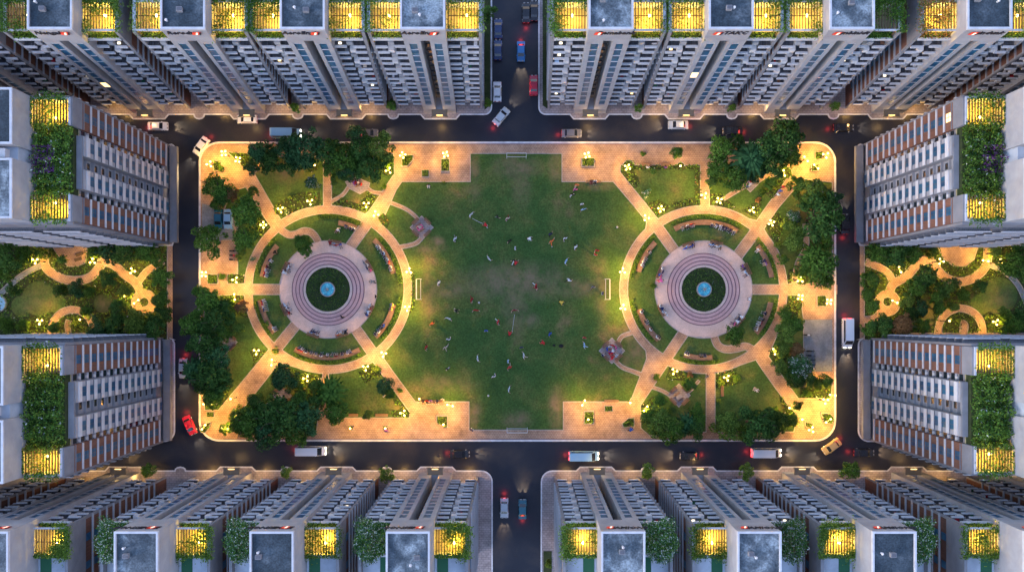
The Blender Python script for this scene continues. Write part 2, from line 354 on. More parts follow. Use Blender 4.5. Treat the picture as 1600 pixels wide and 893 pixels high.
def sample_tris(verts, tris, dens):
    out = []
    for t in tris:
        a, b, c = (np.array(verts[i][:2]) for i in t)
        ar = abs((b[0] - a[0]) * (c[1] - a[1]) - (b[1] - a[1]) * (c[0] - a[0])) / 2
        n = RNG.poisson(ar * dens)
        if n:
            r = RNG.random((n, 2)); f = r.sum(1) > 1; r[f] = 1 - r[f]
            out.append(a + r[:, :1] * (b - a) + r[:, 1:] * (c - a))
    return np.concatenate(out) if out else np.zeros((0, 2))
LAMPS = [(349, 239, 4, 'at the northwest corner of the park', 1), (326.5, 256, 3, 'beside the west kerb near the northwest corner', 1), (371, 249, 4, 'under the northwest conifer', .8), (438, 327, 3, 'at the northwest crossing of the west ring path', .9), (484, 315, 3, 'in planting inside the north ring of the west circle', .9), (488, 260, 2, 'beside the upper north path of the west circle', .4),
 (629, 242, 4, 'west side of the northwest plaza', 1), (607, 266, 3, 'on the lawn by the northwest plaza', .8), (572, 319, 3, 'on lawn south of the shaded picnic pad', .9), (411, 351, 4, 'outside the northwest ring of the west circle', .8), (318, 428, 4, 'on the paving north of the west gate', 1), (367, 437, 3, 'in the bed north of the west gate path', .9), (366, 463.5, 2, 'in the bed south of the west gate path', .9),
 (587, 334, 3, 'at the northeast crossing of the west circle', 1.1), (639, 423, 3, 'on the east ring path, north of the west goal', 1), (636, 481, 3, 'on the east ring path, south of the west goal', 1), (400, 549, 3, 'on the lawn west of the southwest crossing', .9), (424, 566, 2, 'at the southwest crossing of the west circle', .9), (599, 553, 3, 'at the southeast crossing of the west circle', 1.1), (571, 574, 3, 'inside the southeast ring path of the west circle', .9),
 (478, 591, 3, 'in the yellow planting south of the west circle', 1), (333, 628, 3, 'under the trees by the southwest plaza', .8), (317.6, 631, 1, 'beside the west kerb by the southwest plaza', .7), (360, 623, 1, 'beside the southwest path', .7), (365, 651, 2, 'east side of the southwest plaza', 1), (317.6, 667, 2, 'in the leaf-shaped planter of the southwest plaza', .9), (351, 669, 2, 'south side of the southwest plaza', .9),
 (629.5, 645, 3, 'at the end of the two south benches', 1), (546.8, 669, 1, 'in the small planter on the south paving', .9), (601.6, 669, 1, 'in the second small planter on the south paving', .9), (703, 633, 2, 'at the field edge of the southwest plaza', .9), (692.7, 663, 1, 'in the five-sided planter of the southwest plaza', 1), (655, 623, 1, 'at the west end of the bench row by the field', .8),
 (696, 241, 4, 'above the tall planter of the northwest plaza', 1.1), (917.5, 242, 4, 'above the planter of the northeast plaza', 1.1), (980.7, 261, 4, 'at the west corner of the northeast lawn', 1), (1063.5, 259, 1, 'beside the plaza benches of the northeast lawn', .9), (1100.6, 305, 3, 'at the north path of the east circle', 1), (1033, 326, 4, 'inside the northwest ring path of the east circle', .9), (1010, 340, 3, 'at the northwest crossing of the east circle', 1),
 (1291, 242, 3, 'at the northeast corner of the park', 1), (1260, 248, 2, 'on the northeast corner plaza', 1), (1276, 260, 2, 'in the small square planter of the northeast plaza', .8), (1225.8, 270, 2, 'under trees beside the northeast path', .9), (1124, 313, 4, 'in planting east of the north path', .9), (1176, 328, 3, 'inside the northeast ring of the east circle', .9), (1206, 348, 4, 'outside the northeast crossing of the east circle', .9),
 (973, 423, 3, 'on the west ring path, north of the east goal', 1), (973.7, 480, 3, 'on the west ring path, south of the east goal', 1), (1251, 437, 3, 'in the bed north of the east gate path', 1), (1251, 464, 4, 'in the bed south of the east gate path', 1), (1296, 471, 4, 'on the kerb of the east gate', 1), (1210, 549, 2, 'outside the southeast crossing of the east circle', .8), (1054, 580, 3, 'below the southwest crossing of the east circle', .9),
 (985, 629, 1, 'at the end of the southwest path by the field', 1), (919.4, 655, 1, 'in the bushy planter of the southeast plaza', 1), (1009, 638, 2, 'in planting east of the southeast plaza', .9), (912, 629, 2, 'at the field edge of the southeast plaza', .8), (1136, 590, 3, 'at the top of the south path', .9), (1234, 637, 1, 'beside the southeast path end', .8), (1290.6, 626, 3, 'at the kerb side of the southeast corner plaza', 1), (1301.6, 617, 2, 'on the east kerb near the southeast corner', .9), (1268.7, 671, 3, 'on the south side of the southeast corner plaza', 1), (1295, 657, 2, 'in the leaf-shaped planter of the southeast corner', .8), (1254, 655, 1, 'under trees at the southeast corner plaza', .8),
 (54, 407, 3, 'at the top of the wavy path in the west garden', 1), (143.7, 408, 3, 'beside the terrace of the west garden', 1), (206, 423, 3, 'at the fork of the west garden path', 1), (212, 471, 2, 'on the round path of the west garden', 1), (194, 462, 1, 'in bushes beside the round path of the west garden', .8), (61, 502, 3, 'beside the arch path of the west garden', 1), (124, 499, 1, 'inside the arch path of the west garden', .9),
 (1471, 408, 3, 'beside the terrace of the east garden', 1), (1541, 407, 2, 'at the top of the wavy path in the east garden', 1), (1564, 409, 3, 'beside the curved ramp of the east garden', 1), (1407, 421, 2, 'at the fork of the east garden path', 1), (1399, 471, 2, 'on the round path of the east garden', 1), (1484, 501, 1, 'inside the arch path of the east garden', .9), (1557, 503, 3, 'beside the arch path of the east garden', 1)]
LAMPS_AT = [(l[0], l[1]) for l in LAMPS]
# ------------------------------------------------------------------ camera, sky
cam = bpy.data.cameras.new('camera'); cam.sensor_width = 36; cam.lens = 36 * CAMH * S / 1600; cam.shift_y = (CY - 446.5) / 1600
cam.clip_end = 3000; co = bpy.data.objects.new('camera', cam); co.location = (0, 0, CAMH); COL.objects.link(co); scene.camera = co
w = bpy.data.worlds.new('World'); scene.world = w; w.use_nodes = True; nt = w.node_tree
sky = nt.nodes.new('ShaderNodeTexSky'); sky.sky_type = 'NISHITA'; sky.sun_disc = False
SUN_EL, SUN_ROT = -1.5, 250.0
sky.sun_elevation = math.radians(SUN_EL); sky.sun_rotation = math.radians(SUN_ROT); sky.air_density = 1.0; sky.dust_density = 1.0; sky.ozone_density = 1.7
nt.links.new(sky.outputs[0], nt.nodes['Background'].inputs[0]); nt.nodes['Background'].inputs[1].default_value = 0.15
sl = bpy.data.lights.new('sun', 'SUN'); sl.energy = 0.03; sl.angle = math.radians(20); sl.color = (1, .8, .7)
so = bpy.data.objects.new('sun', sl); so.rotation_euler = (math.radians(90 - 20), 0, math.radians(180 - SUN_ROT)); COL.objects.link(so)
vs = scene.view_settings; scene.display_settings.display_device = 'sRGB'
vs.view_transform = 'Standard'; vs.look = 'None'; vs.gamma = 1; vs.exposure = 6.05; vs.use_curve_mapping = False
cy = scene.cycles; cy.use_denoising = True; cy.max_bounces = 5; cy.diffuse_bounces = 3; cy.glossy_bounces = 2; cy.transmission_bounces = 2; cy.transparent_max_bounces = 4
cy.sample_clamp_indirect = 3; cy.use_light_tree = True; cy.caustics_reflective = False; cy.caustics_refractive = False
scene.render.use_persistent_data = False
LK = 0.055      # overall strength of the warm lamps
def lamp_light(parent, loc, energy, col, radius=.25, kind='POINT'):
    l = bpy.data.lights.new('lamp_light', kind); l.energy = energy; l.color = col; l.shadow_soft_size = radius
    o = bpy.data.objects.new('lamp_light', l); o.location = loc
    return link(o, parent)

# ------------------------------------------------------------------ ground, roads
def sheet(name, x0, y0, x1, y1, z, m):
    a = P(x0, y0); b = P(x1, y1); mb = MB(); mb.add([(a[0], b[1], z), (b[0], b[1], z), (b[0], a[1], z), (a[0], a[1], z)], [(0, 1, 2, 3)], m)
    o = mb.build(name); o['kind'] = 'structure'; return o
mb = MB(); mb.add([(-700, -700, -.05), (700, -700, -.05), (700, 700, -.05), (-700, 700, -.05)], [(0, 1, 2, 3)], M['ground'])
mb.build('ground')['kind'] = 'structure'
# one asphalt sheet under the whole street grid
sheet('road', -500, -500, 2100, 1500, 0.0, M['asphalt'])

LC = (513, 452); RC = (1099, 452)
park = rrect(311, 221.5, 1306, 689, 32)
LAY = [('paving', park)]
def lay(c, *polys):
    for p in polys: LAY.append((c, p))
lay('lawn', [(735, 240), (878, 240), (878, 284), (958, 284), (1010, 345), (1000, 452), (1010, 560), (985, 627), (880, 627), (880, 671), (733, 671), (733, 627), (648, 627), (600, 560), (610, 452), (600, 340), (625, 284), (735, 284)],
    circ(LC, 126), circ(RC, 126),
    [(398, 272), (420, 245), (505.5, 245), (505.5, 325), (470, 332), (440, 345)], [(518.5, 250), (615, 240), (617, 280), (596, 315), (570, 335), (518.5, 335)],
    [(362, 300), (385, 292), (432, 352), (400, 395), (385, 443), (372, 443), (372, 350), (350, 330)], [(320, 461), (387, 461), (400, 510), (425, 548), (400, 580), (350, 640), (320, 640)],
    [(372, 648), (437, 566), (470, 575), (505, 580), (495, 672), (380, 676)], [(514, 580), (570, 572), (588, 562), (640, 640), (640, 652), (514, 652)],
    [(969, 258), (1094, 258), (1094, 330), (1060, 332), (1020, 345), (969, 278)], [(1108, 260), (1225, 260), (1232, 275), (1183, 345), (1140, 335), (1108, 330)],
    [(1245, 278), (1300, 285), (1300, 430), (1262, 443), (1225, 443), (1215, 395), (1190, 352), (1240, 287)], [(1226, 461), (1250, 461), (1255, 500), (1255, 585), (1300, 600), (1298, 622), (1247, 622), (1200, 556), (1215, 520)],
    [(1117, 575), (1150, 572), (1185, 560), (1195, 578), (1232, 628), (1245, 650), (1240, 674), (1117, 674)], [(1001, 632), (1046, 566), (1060, 572), (1103, 575), (1103, 674), (1015, 680), (1001, 668)])
BEDS = [[(355, 238), (395, 240), (400, 268), (372, 262)], [(334, 250), (346, 254), (346, 268), (334, 266)], [(430, 318), (470, 300), (500, 300), (503, 324), (470, 329), (442, 340)],
    [(519, 300), (540, 312), (570, 322), (560, 333), (519, 330)], [(577, 298), (590, 300), (585, 315), (574, 330), (560, 327)], [(395, 340), (420, 335), (428, 352), (410, 372), (395, 375)],
    [(590, 340), (600, 332), (610, 345), (603, 362)], [(356, 428), (384, 428), (384, 443), (356, 443)], [(345, 461), (386, 461), (392, 500), (372, 490), (345, 475)], [(395, 555), (420, 545), (425, 552), (395, 590)],
    [(437, 570), (470, 580), (503, 585), (495, 620), (470, 612), (440, 592)], [(366, 638), (385, 640), (380, 668), (362, 674)], [(560, 581), (590, 566), (600, 585), (570, 598)], [(612, 640), (640, 640), (640, 652), (612, 652)],
    [(600, 588), (615, 600), (636, 636), (618, 632)], [(330, 600), (362, 600), (352, 632), (322, 634)], [(640, 425), (648, 425), (648, 480), (640, 490)],
    [(969, 258), (985, 258), (1000, 285), (990, 300), (970, 277)], [(985, 258), (1093, 258), (1093, 265), (985, 265)], [(1085, 266), (1094, 266), (1094, 326), (1085, 326)], [(1010, 318), (1030, 312), (1048, 324), (1025, 338)],
    [(1050, 318), (1084, 308), (1084, 326), (1055, 330)], [(1108.5, 300), (1130, 305), (1150, 325), (1108.5, 327)], [(1160, 330), (1175, 318), (1190, 315), (1182, 340)], [(1195, 345), (1215, 330), (1225, 350), (1215, 378), (1202, 370)],
    [(1215, 262), (1226, 262), (1230, 275), (1205, 312), (1195, 300)], [(1232, 420), (1262, 425), (1262, 443), (1228, 443)], [(1228, 461), (1252, 461), (1254, 478), (1240, 500), (1230, 480)], [(1204, 545), (1225, 535), (1230, 565), (1210, 572)],
    [(1118, 578), (1150, 577), (1150, 600), (1118, 605)], [(1046, 570), (1070, 578), (1070, 595), (1040, 592)], [(1250, 605), (1297, 607), (1297, 621), (1250, 621)], [(1215, 608), (1230, 628), (1242, 650), (1225, 652)],
    [(1002, 632), (1020, 618), (1020, 650), (1002, 664)]]
LAMP_XY = LAMPS_AT
lay('bed', *BEDS)
def inside(p, poly):
    c = False
    for i in range(len(poly)):
        (x1, y1), (x2, y2) = poly[i], poly[i - 1]
        if (y1 > p[1]) != (y2 > p[1]) and p[0] < (x2 - x1) * (p[1] - y1) / (y2 - y1) + x1: c = not c
    return c
LAWNS = [q for k, q in LAY if k == 'lawn'][3:]
LAMP_XY = [p for p in LAMP_XY if any(inside(p, q) for q in LAWNS)]
lay('bed', *[circ((x + 1.5 * math.cos(x), y + 1.5 * math.sin(y)), 8.5 + 1.5 * math.sin(x * 3), 14) for x, y in LAMP_XY if not (700 < x < 910) and (x, y) not in ((639, 423), (636, 481), (973, 423), (973.7, 480))])
for c, flip in ((LC, 1), (RC, -1)):
    lay('paving', band(c, 118.5, 131, 0, 180), band(c, 118.5, 131, 180, 360))
SP = 16.5
lay('paving', ribbon([(308, 452), (450, 452)], 16), ribbon([(543, 392), (573, 350), (622, 278)], SP, False), ribbon([(552, 508), (582, 550), (652, 645)], SP, False), ribbon([(470, 498), (433, 543), (340, 655)], SP, False),
    ribbon([(436, 357), (418, 330), (388, 283), (345, 240)], 18), ribbon([(434, 355), (450, 366), (462, 366), (475, 361), (486, 363), (495, 373), (501, 388)], 10.5), ribbon([(512, 240), (512, 328)], 13), ribbon([(506, 590), (507, 640), (500, 680)], 10),
    ribbon([(1165, 452), (1308, 452)], 15), ribbon([(1055, 394), (1022, 348), (998, 318), (962, 274)], SP, False), ribbon([(1147, 406), (1180, 362), (1209, 320), (1262, 258)], SP, False), ribbon([(1071, 515), (1041, 559), (1003, 612), (985, 638)], SP, False),
    ribbon([(1180, 545), (1197, 572), (1238, 628), (1265, 655)], 16), ribbon([(1184, 552), (1166, 541), (1150, 544), (1133, 545), (1120, 537), (1113, 515)], 11.5), ribbon([(1101, 250), (1101, 328)], 13), ribbon([(1110, 576), (1110, 688)], 13.5))
TRAILS = [ribbon([(606, 315), (633, 326), (648, 337), (656, 347)], 5), ribbon([(663, 366), (650, 380), (625, 386)], 6), ribbon([(516, 316), (535, 305), (545, 292)], 5), ribbon([(570, 290), (583, 300), (602, 302)], 5),
    ribbon([(432, 624), (418, 632), (398, 645)], 4), ribbon([(354, 543), (350, 560), (346, 580)], 5), ribbon([(966, 534), (972, 525), (988, 519)], 6), ribbon([(960, 562), (972, 573), (990, 580), (1016, 590)], 6),
    ribbon([(1018, 604), (1035, 610), (1048, 618)], 5), ribbon([(1072, 614), (1080, 608), (1092, 594)], 4), ribbon([(1130, 311), (1155, 296), (1168, 289)], 6), ribbon([(1178, 288), (1195, 276), (1212, 272)], 6), ribbon([(1258, 350), (1259, 385), (1246, 412), (1240, 446)], 8)]
lay('paving', *TRAILS)
PADS = [diamond((659, 355.5), 18), diamond((956, 547.5), 20), [(540, 284), (557, 277), (578, 286), (575, 296), (563, 303), (545, 294)], diamond((441, 618), 15), diamond((357, 534), 14), diamond((1060.5, 617), 18), diamond((1172, 288), 12)]
lay('pad', *PADS)
lay('plaza', circ(LC, 76, 72), circ(RC, 76, 72))
lay('court', [(1256, 499), (1300, 499), (1300, 580), (1256, 580)], [(316, 318), (362, 330), (366, 350), (366, 375), (316, 375)])
lay('disc', circ(LC, 34.5, 64), circ(RC, 34.5, 64))
pv, pt, pf, pc = plan(LAY, 'paving')
SOFT = {'lawn', 'bed'}
tri_sheet('path', pv, pt['paving'], .12, M['paver'])
tri_sheet('lawn', pv, pt['lawn'], .15, M['lawn'])
tri_sheet('planting_ground', pv, pt['bed'], .15, M['bedsoil'])
tri_sheet('picnic_pavement', pv, pt['pad'], .12, M['paver_grey'])
tri_sheet('plaza_pavement', pv, pt['plaza'], .12, M['plaza'])
tri_sheet('court_pavement', pv, pt['court'], .12, M['court'])
tri_sheet('fountain_ground', pv, pt['disc'], .35, M['bedsoil'])
kerbs('lawn_kerb', pv, pf, pc, SOFT, .05, .22, .17, M['kerb'])

def kerb_line(name, pts, w, z0, z1, m, closed=True):
    q = [P(*p) for p in pts]
    if area2(q) < 0: q.reverse()
    n = len(q); L = []
    for i in range(n):
        a = Vector(q[(i - 1) % n] if closed or i else q[i]); b = Vector(q[i]); c = Vector(q[(i + 1) % n] if closed or i < n - 1 else q[i])
        d1 = (b - a); d2 = (c - b); d1 = d1.normalized() if d1.length else d2.normalized(); d2 = d2.normalized() if d2.length else d1
        t = (d1 + d2).normalized(); nn = Vector((-t.y, t.x)); k = 1 / max(.4, nn.dot(Vector((-d1.y, d1.x)))); L.append((b, nn * k))
    mb = MB(); vs = []; 
    for b, nn in L: vs += [(b.x, b.y, z0), (b.x, b.y, z1), (b.x + nn.x * w, b.y + nn.y * w, z1), (b.x + nn.x * w, b.y + nn.y * w, z0)]
    fs = []
    for i in range(n if closed else n - 1):
        j = (i + 1) % n
        for k in range(3): fs.append((i * 4 + k, j * 4 + k, j * 4 + k + 1, i * 4 + k + 1))
    mb.add(vs, fs, m); o = mb.build(name); o['kind'] = 'structure'; return o
kerb_line('park_kerb', park, .42, 0.0, .20, M['kerb_white'])
# dark drain just inside the kerb along the north and south sides
for y in (225.2, 685.6):
    sheet('drain', 350, y - .8, 1270, y + .8, .127, M['ring_dark'])

# stepped rings round each fountain
for c in (LC, RC):
    ctr = P(*c); mb = MB()
    def ann(r0, r1, z, m, n=72):
        r0 /= S; r1 /= S; a = [2 * PI * i / n for i in range(n)]
        vs = [(ctr[0] + r * math.cos(t), ctr[1] + r * math.sin(t), zz) for r, zz in ((r1, .1), (r1, z), (r0, z)) for t in a]
        mb.add(vs, [(k * n + i, k * n + (i + 1) % n, (k + 1) * n + (i + 1) % n, (k + 1) * n + i) for k in (0, 1) for i in range(n)], m)
    ann(50.4, 56.5, .20, M['ring']); ann(44.6, 50.4, .28, M['ring']); ann(38.8, 44.6, .36, M['ring']); ann(34.4, 38.8, .44, M['plaza'])
    for r, z in ((56.2, .205), (50.4, .285), (44.6, .365), (38.9, .445)): ann(r - .75, r + .55, z, M['ring_dark'])
    mb.build('plaza_steps')['kind'] = 'structure'

# garden courts west and east of the park, between the side buildings
def court_plan(layers):
    v, t, f, c = plan(layers, 'bed')
    tri_sheet('garden_ground', v, t['bed'], .15, M['bedsoil']); tri_sheet('garden_path', v, t['paving'], .12, M['paver'])
    tri_sheet('garden_lawn', v, t['lawn'], .15, M['lawn'])
    if 'ramp' in t: tri_sheet('ramp_path', v, t['ramp'], .12, M['court'])
    kerbs('garden_kerb', v, f, c, SOFT, .05, .22, .16, M['kerb'])
    return v, t
gl = [('bed', [(-120, 384), (266, 384), (266, 530), (-120, 530)]), ('lawn', circ((62, 466), 27)), ('lawn', circ((162, 474), 15)), ('lawn', circ((34, 478), 16)), ('lawn', circ((88, 474), 15)),
      ('ramp', ribbon([(68, 413), (40, 427), (15, 446), (-10, 470)], 8)), ('paving', [(82, 384), (137, 384), (135, 410), (122, 416), (107, 416), (90, 397)]),
      ('paving', ribbon([(71, 380), (71, 414), (89, 431), (114, 438), (141, 433), (160, 412)], 13)), ('paving', ribbon([(155, 412), (165, 409), (179, 414), (192, 426), (213, 442), (222, 460)], 13)), ('paving', circ((226, 472), 20)),
      ('paving', ribbon([(214, 445), (226, 428), (237, 419), (256, 408)], 10)), ('paving', band((114, 516), 27, 38, -8, 188)), ('paving', [(50, 520), (148, 520), (148, 530), (50, 530)]), ('paving', ribbon([(108, 520), (106, 508), (108, 500)], 8)),
      ('bed', circ((226, 471.5), 7)), ('paving', [(262, 384), (270, 384), (270, 530), (262, 530)])]
gr = [('bed', [(1346, 384), (1720, 384), (1720, 530), (1346, 530)]), ('lawn', circ((1560, 462), 29)), ('lawn', circ((1452, 474), 16)), ('lawn', circ((1445, 498), 14)), ('lawn', circ((1532, 475), 16)),
      ('ramp', ribbon([(1545, 413), (1570, 425), (1590, 445), (1604, 475)], 8)), ('paving', [(1464, 384), (1528, 384), (1521, 405), (1508, 416), (1490, 416), (1472, 403)]),
      ('paving', ribbon([(1543, 380), (1541, 412), (1524, 432), (1502, 440), (1483, 437), (1466, 424), (1450, 402)], 13)), ('paving', ribbon([(1450, 404), (1434, 412), (1416, 431), (1395, 444), (1388, 460)], 13)), ('paving', circ((1386, 473), 20)),
      ('paving', ribbon([(1397, 445), (1388, 428), (1374, 418), (1352, 409)], 11)), ('paving', band((1500, 516), 29, 40, -8, 188)), ('paving', [(1420, 520), (1640, 520), (1640, 530), (1420, 530)]), ('paving', ribbon([(1504, 522), (1506, 508), (1500, 505)], 12)),
      ('paving', ribbon([(1378, 485), (1365, 497), (1348, 499)], 10)), ('bed', circ((1386, 471), 7)), ('paving', [(1343, 384), (1350, 384), (1350, 530), (1343, 530)])]
glv, glt = court_plan(gl); grv, grt = court_plan(gr)

# pavements round the outer blocks, with bays that step out in front of each entrance
def bay_edge(y, bays, x0, x1, out):
    pts = [(x0, y)]
    for c, hw, kind in sorted(bays):
        if c - hw < min(x0, x1) or c + hw > max(x0, x1): continue
        if kind == 'core': pts += [(c - hw - 6, y), (c - hw, y + out), (c + hw, y + out), (c + hw + 6, y)]
        else: pts += [(c - hw, y)] + [(c - hw * math.cos(t), y + out * math.sin(t)) for t in (.5, 1.0, 1.57, 2.14, 2.64)] + [(c + hw, y)]
    return pts + [(x1, y)]
TOPB = [76, 233, 390, 541, 688, 921, 1069, 1218, 1386, 1540]; TOPT = [-135, 77, 285, 472, 660, 955, 1143, 1332, 1547, 1760]
BOTB = [38, 195, 369, 526, 682, 931, 1089, 1246, 1417, 1575]; BOTT = [-258, -22, 212, 424, 637, 974, 1187, 1398, 1635, 1850]
def bays(B, lo, hi, out):
    b = [x for x in B if lo < x < hi]
    return [(x, 25, 'core') for x in b] + [((p + q) / 2, 9, 'gap') for p, q in zip(b, b[1:])]
def slab(name, pts, m=None):
    mb = MB(); q = [P(*p) for p in pts]
    if area2(q) < 0: q.reverse()
    mb.prism(q, -.02, .12, m or M['paver_grey']); o = mb.build(name); o['kind'] = 'structure'
    kerb_line('pavement_kerb', pts, .3, 0.0, .17, M['kerb_white'])
def corner(cx, cy, r, a0, a1, n=6): return [(cx + r * math.cos(math.radians(a0 + (a1 - a0) * i / n)), cy - r * math.sin(math.radians(a0 + (a1 - a0) * i / n))) for i in range(n + 1)]
e = bay_edge(180, bays(TOPB, 0, 770, 7), -400, 755, 7); slab('pavement', e[:-1] + corner(757, 168, 12, -90, 0) + [(769, -500), (-400, -500)])
e = bay_edge(180, bays(TOPB, 840, 1700, 7), 860, 1990, 7); slab('pavement', [(1990, -500), (841, -500)] + corner(853, 168, 12, 180, 270) + e[1:])
e = bay_edge(734, bays(BOTB, 0, 770, -6), -400, 752, -6); slab('pavement', e[:-1] + corner(752, 752, 18, 90, 0) + [(770, 1500), (-400, 1500)])
e = bay_edge(734, bays(BOTB, 840, 1700, -6), 866, 1990, -6); slab('pavement', [(1990, 1500), (843, 1500)] + corner(863, 752, 18, 180, 90) + e[1:])
slab('pavement', [(-400, 226), (262, 226)] + corner(265, 234, 10, 70, 0) + [(275, 372)] + [(270, 384), (270, 384.2), (-400, 384.2)])
slab('pavement', [(-400, 529.8), (270, 529.8)] + corner(264, 538, 10, 60, 0) + [(274, 670)] + corner(256, 672, 18, 0, -80) + [(-400, 692)])
slab('pavement', [(1990, 226), (1350, 226)] + corner(1347, 234, 10, 110, 180) + [(1337, 372), (1343, 384), (1343, 384.2), (1990, 384.2)])
slab('pavement', [(1990, 529.8), (1343, 529.8)] + corner(1350, 538, 10, 120, 180) + [(1340, 670)] + corner(1358, 672, 18, 180, 260) + [(1990, 692)])
# low planted verges beside the central street
VERGE = [[(757, -80), (766, -80), (766, 165), (757, 172)], [(848, -80), (855, -80), (855, 170), (848, 165)], [(849, 860), (862, 860), (862, 1000), (849, 1000)]]
for q in VERGE:
    mb = MB(); mb.prism([P(*p) for p in (q if area2([P(*p) for p in q]) > 0 else q[::-1])], .1, .2, M['bedsoil']); mb.build('verge_ground')['kind'] = 'structure'
# ------------------------------------------------------------------ row towers
ORD = ['first', 'second', 'third', 'fourth', 'fifth', 'sixth', 'seventh', 'eighth', 'ninth', 'tenth']
def text_strokes(txt, size):
    """letters of the sign as flat outline meshes: (verts, faces), baseline at 0, centred"""
    cu = bpy.data.curves.new('lettering', 'FONT'); cu.body = txt; cu.size = size; cu.align_x = 'CENTER'; cu.shear = .25; cu.resolution_u = 1; cu.extrude = .06; cu.offset = .03 * size
    o = bpy.data.objects.new('lettering', cu); COL.objects.link(o); dg = bpy.context.evaluated_depsgraph_get()
    me = bpy.data.meshes.new_from_object(o.evaluated_get(dg)); bpy.data.objects.remove(o)
    v = [tuple(q.co) for q in me.vertices]; f = [tuple(p.vertices) for p in me.polygons]; bpy.data.meshes.remove(me)
    return v, f

VINES = []       # (world points, kind, label)
def pergola_vine(W, u0, u1, v0, v1, w, dens, style, label, front):
    VINES.append((W, u0, u1, v0, v1, w, dens, style, label, front))

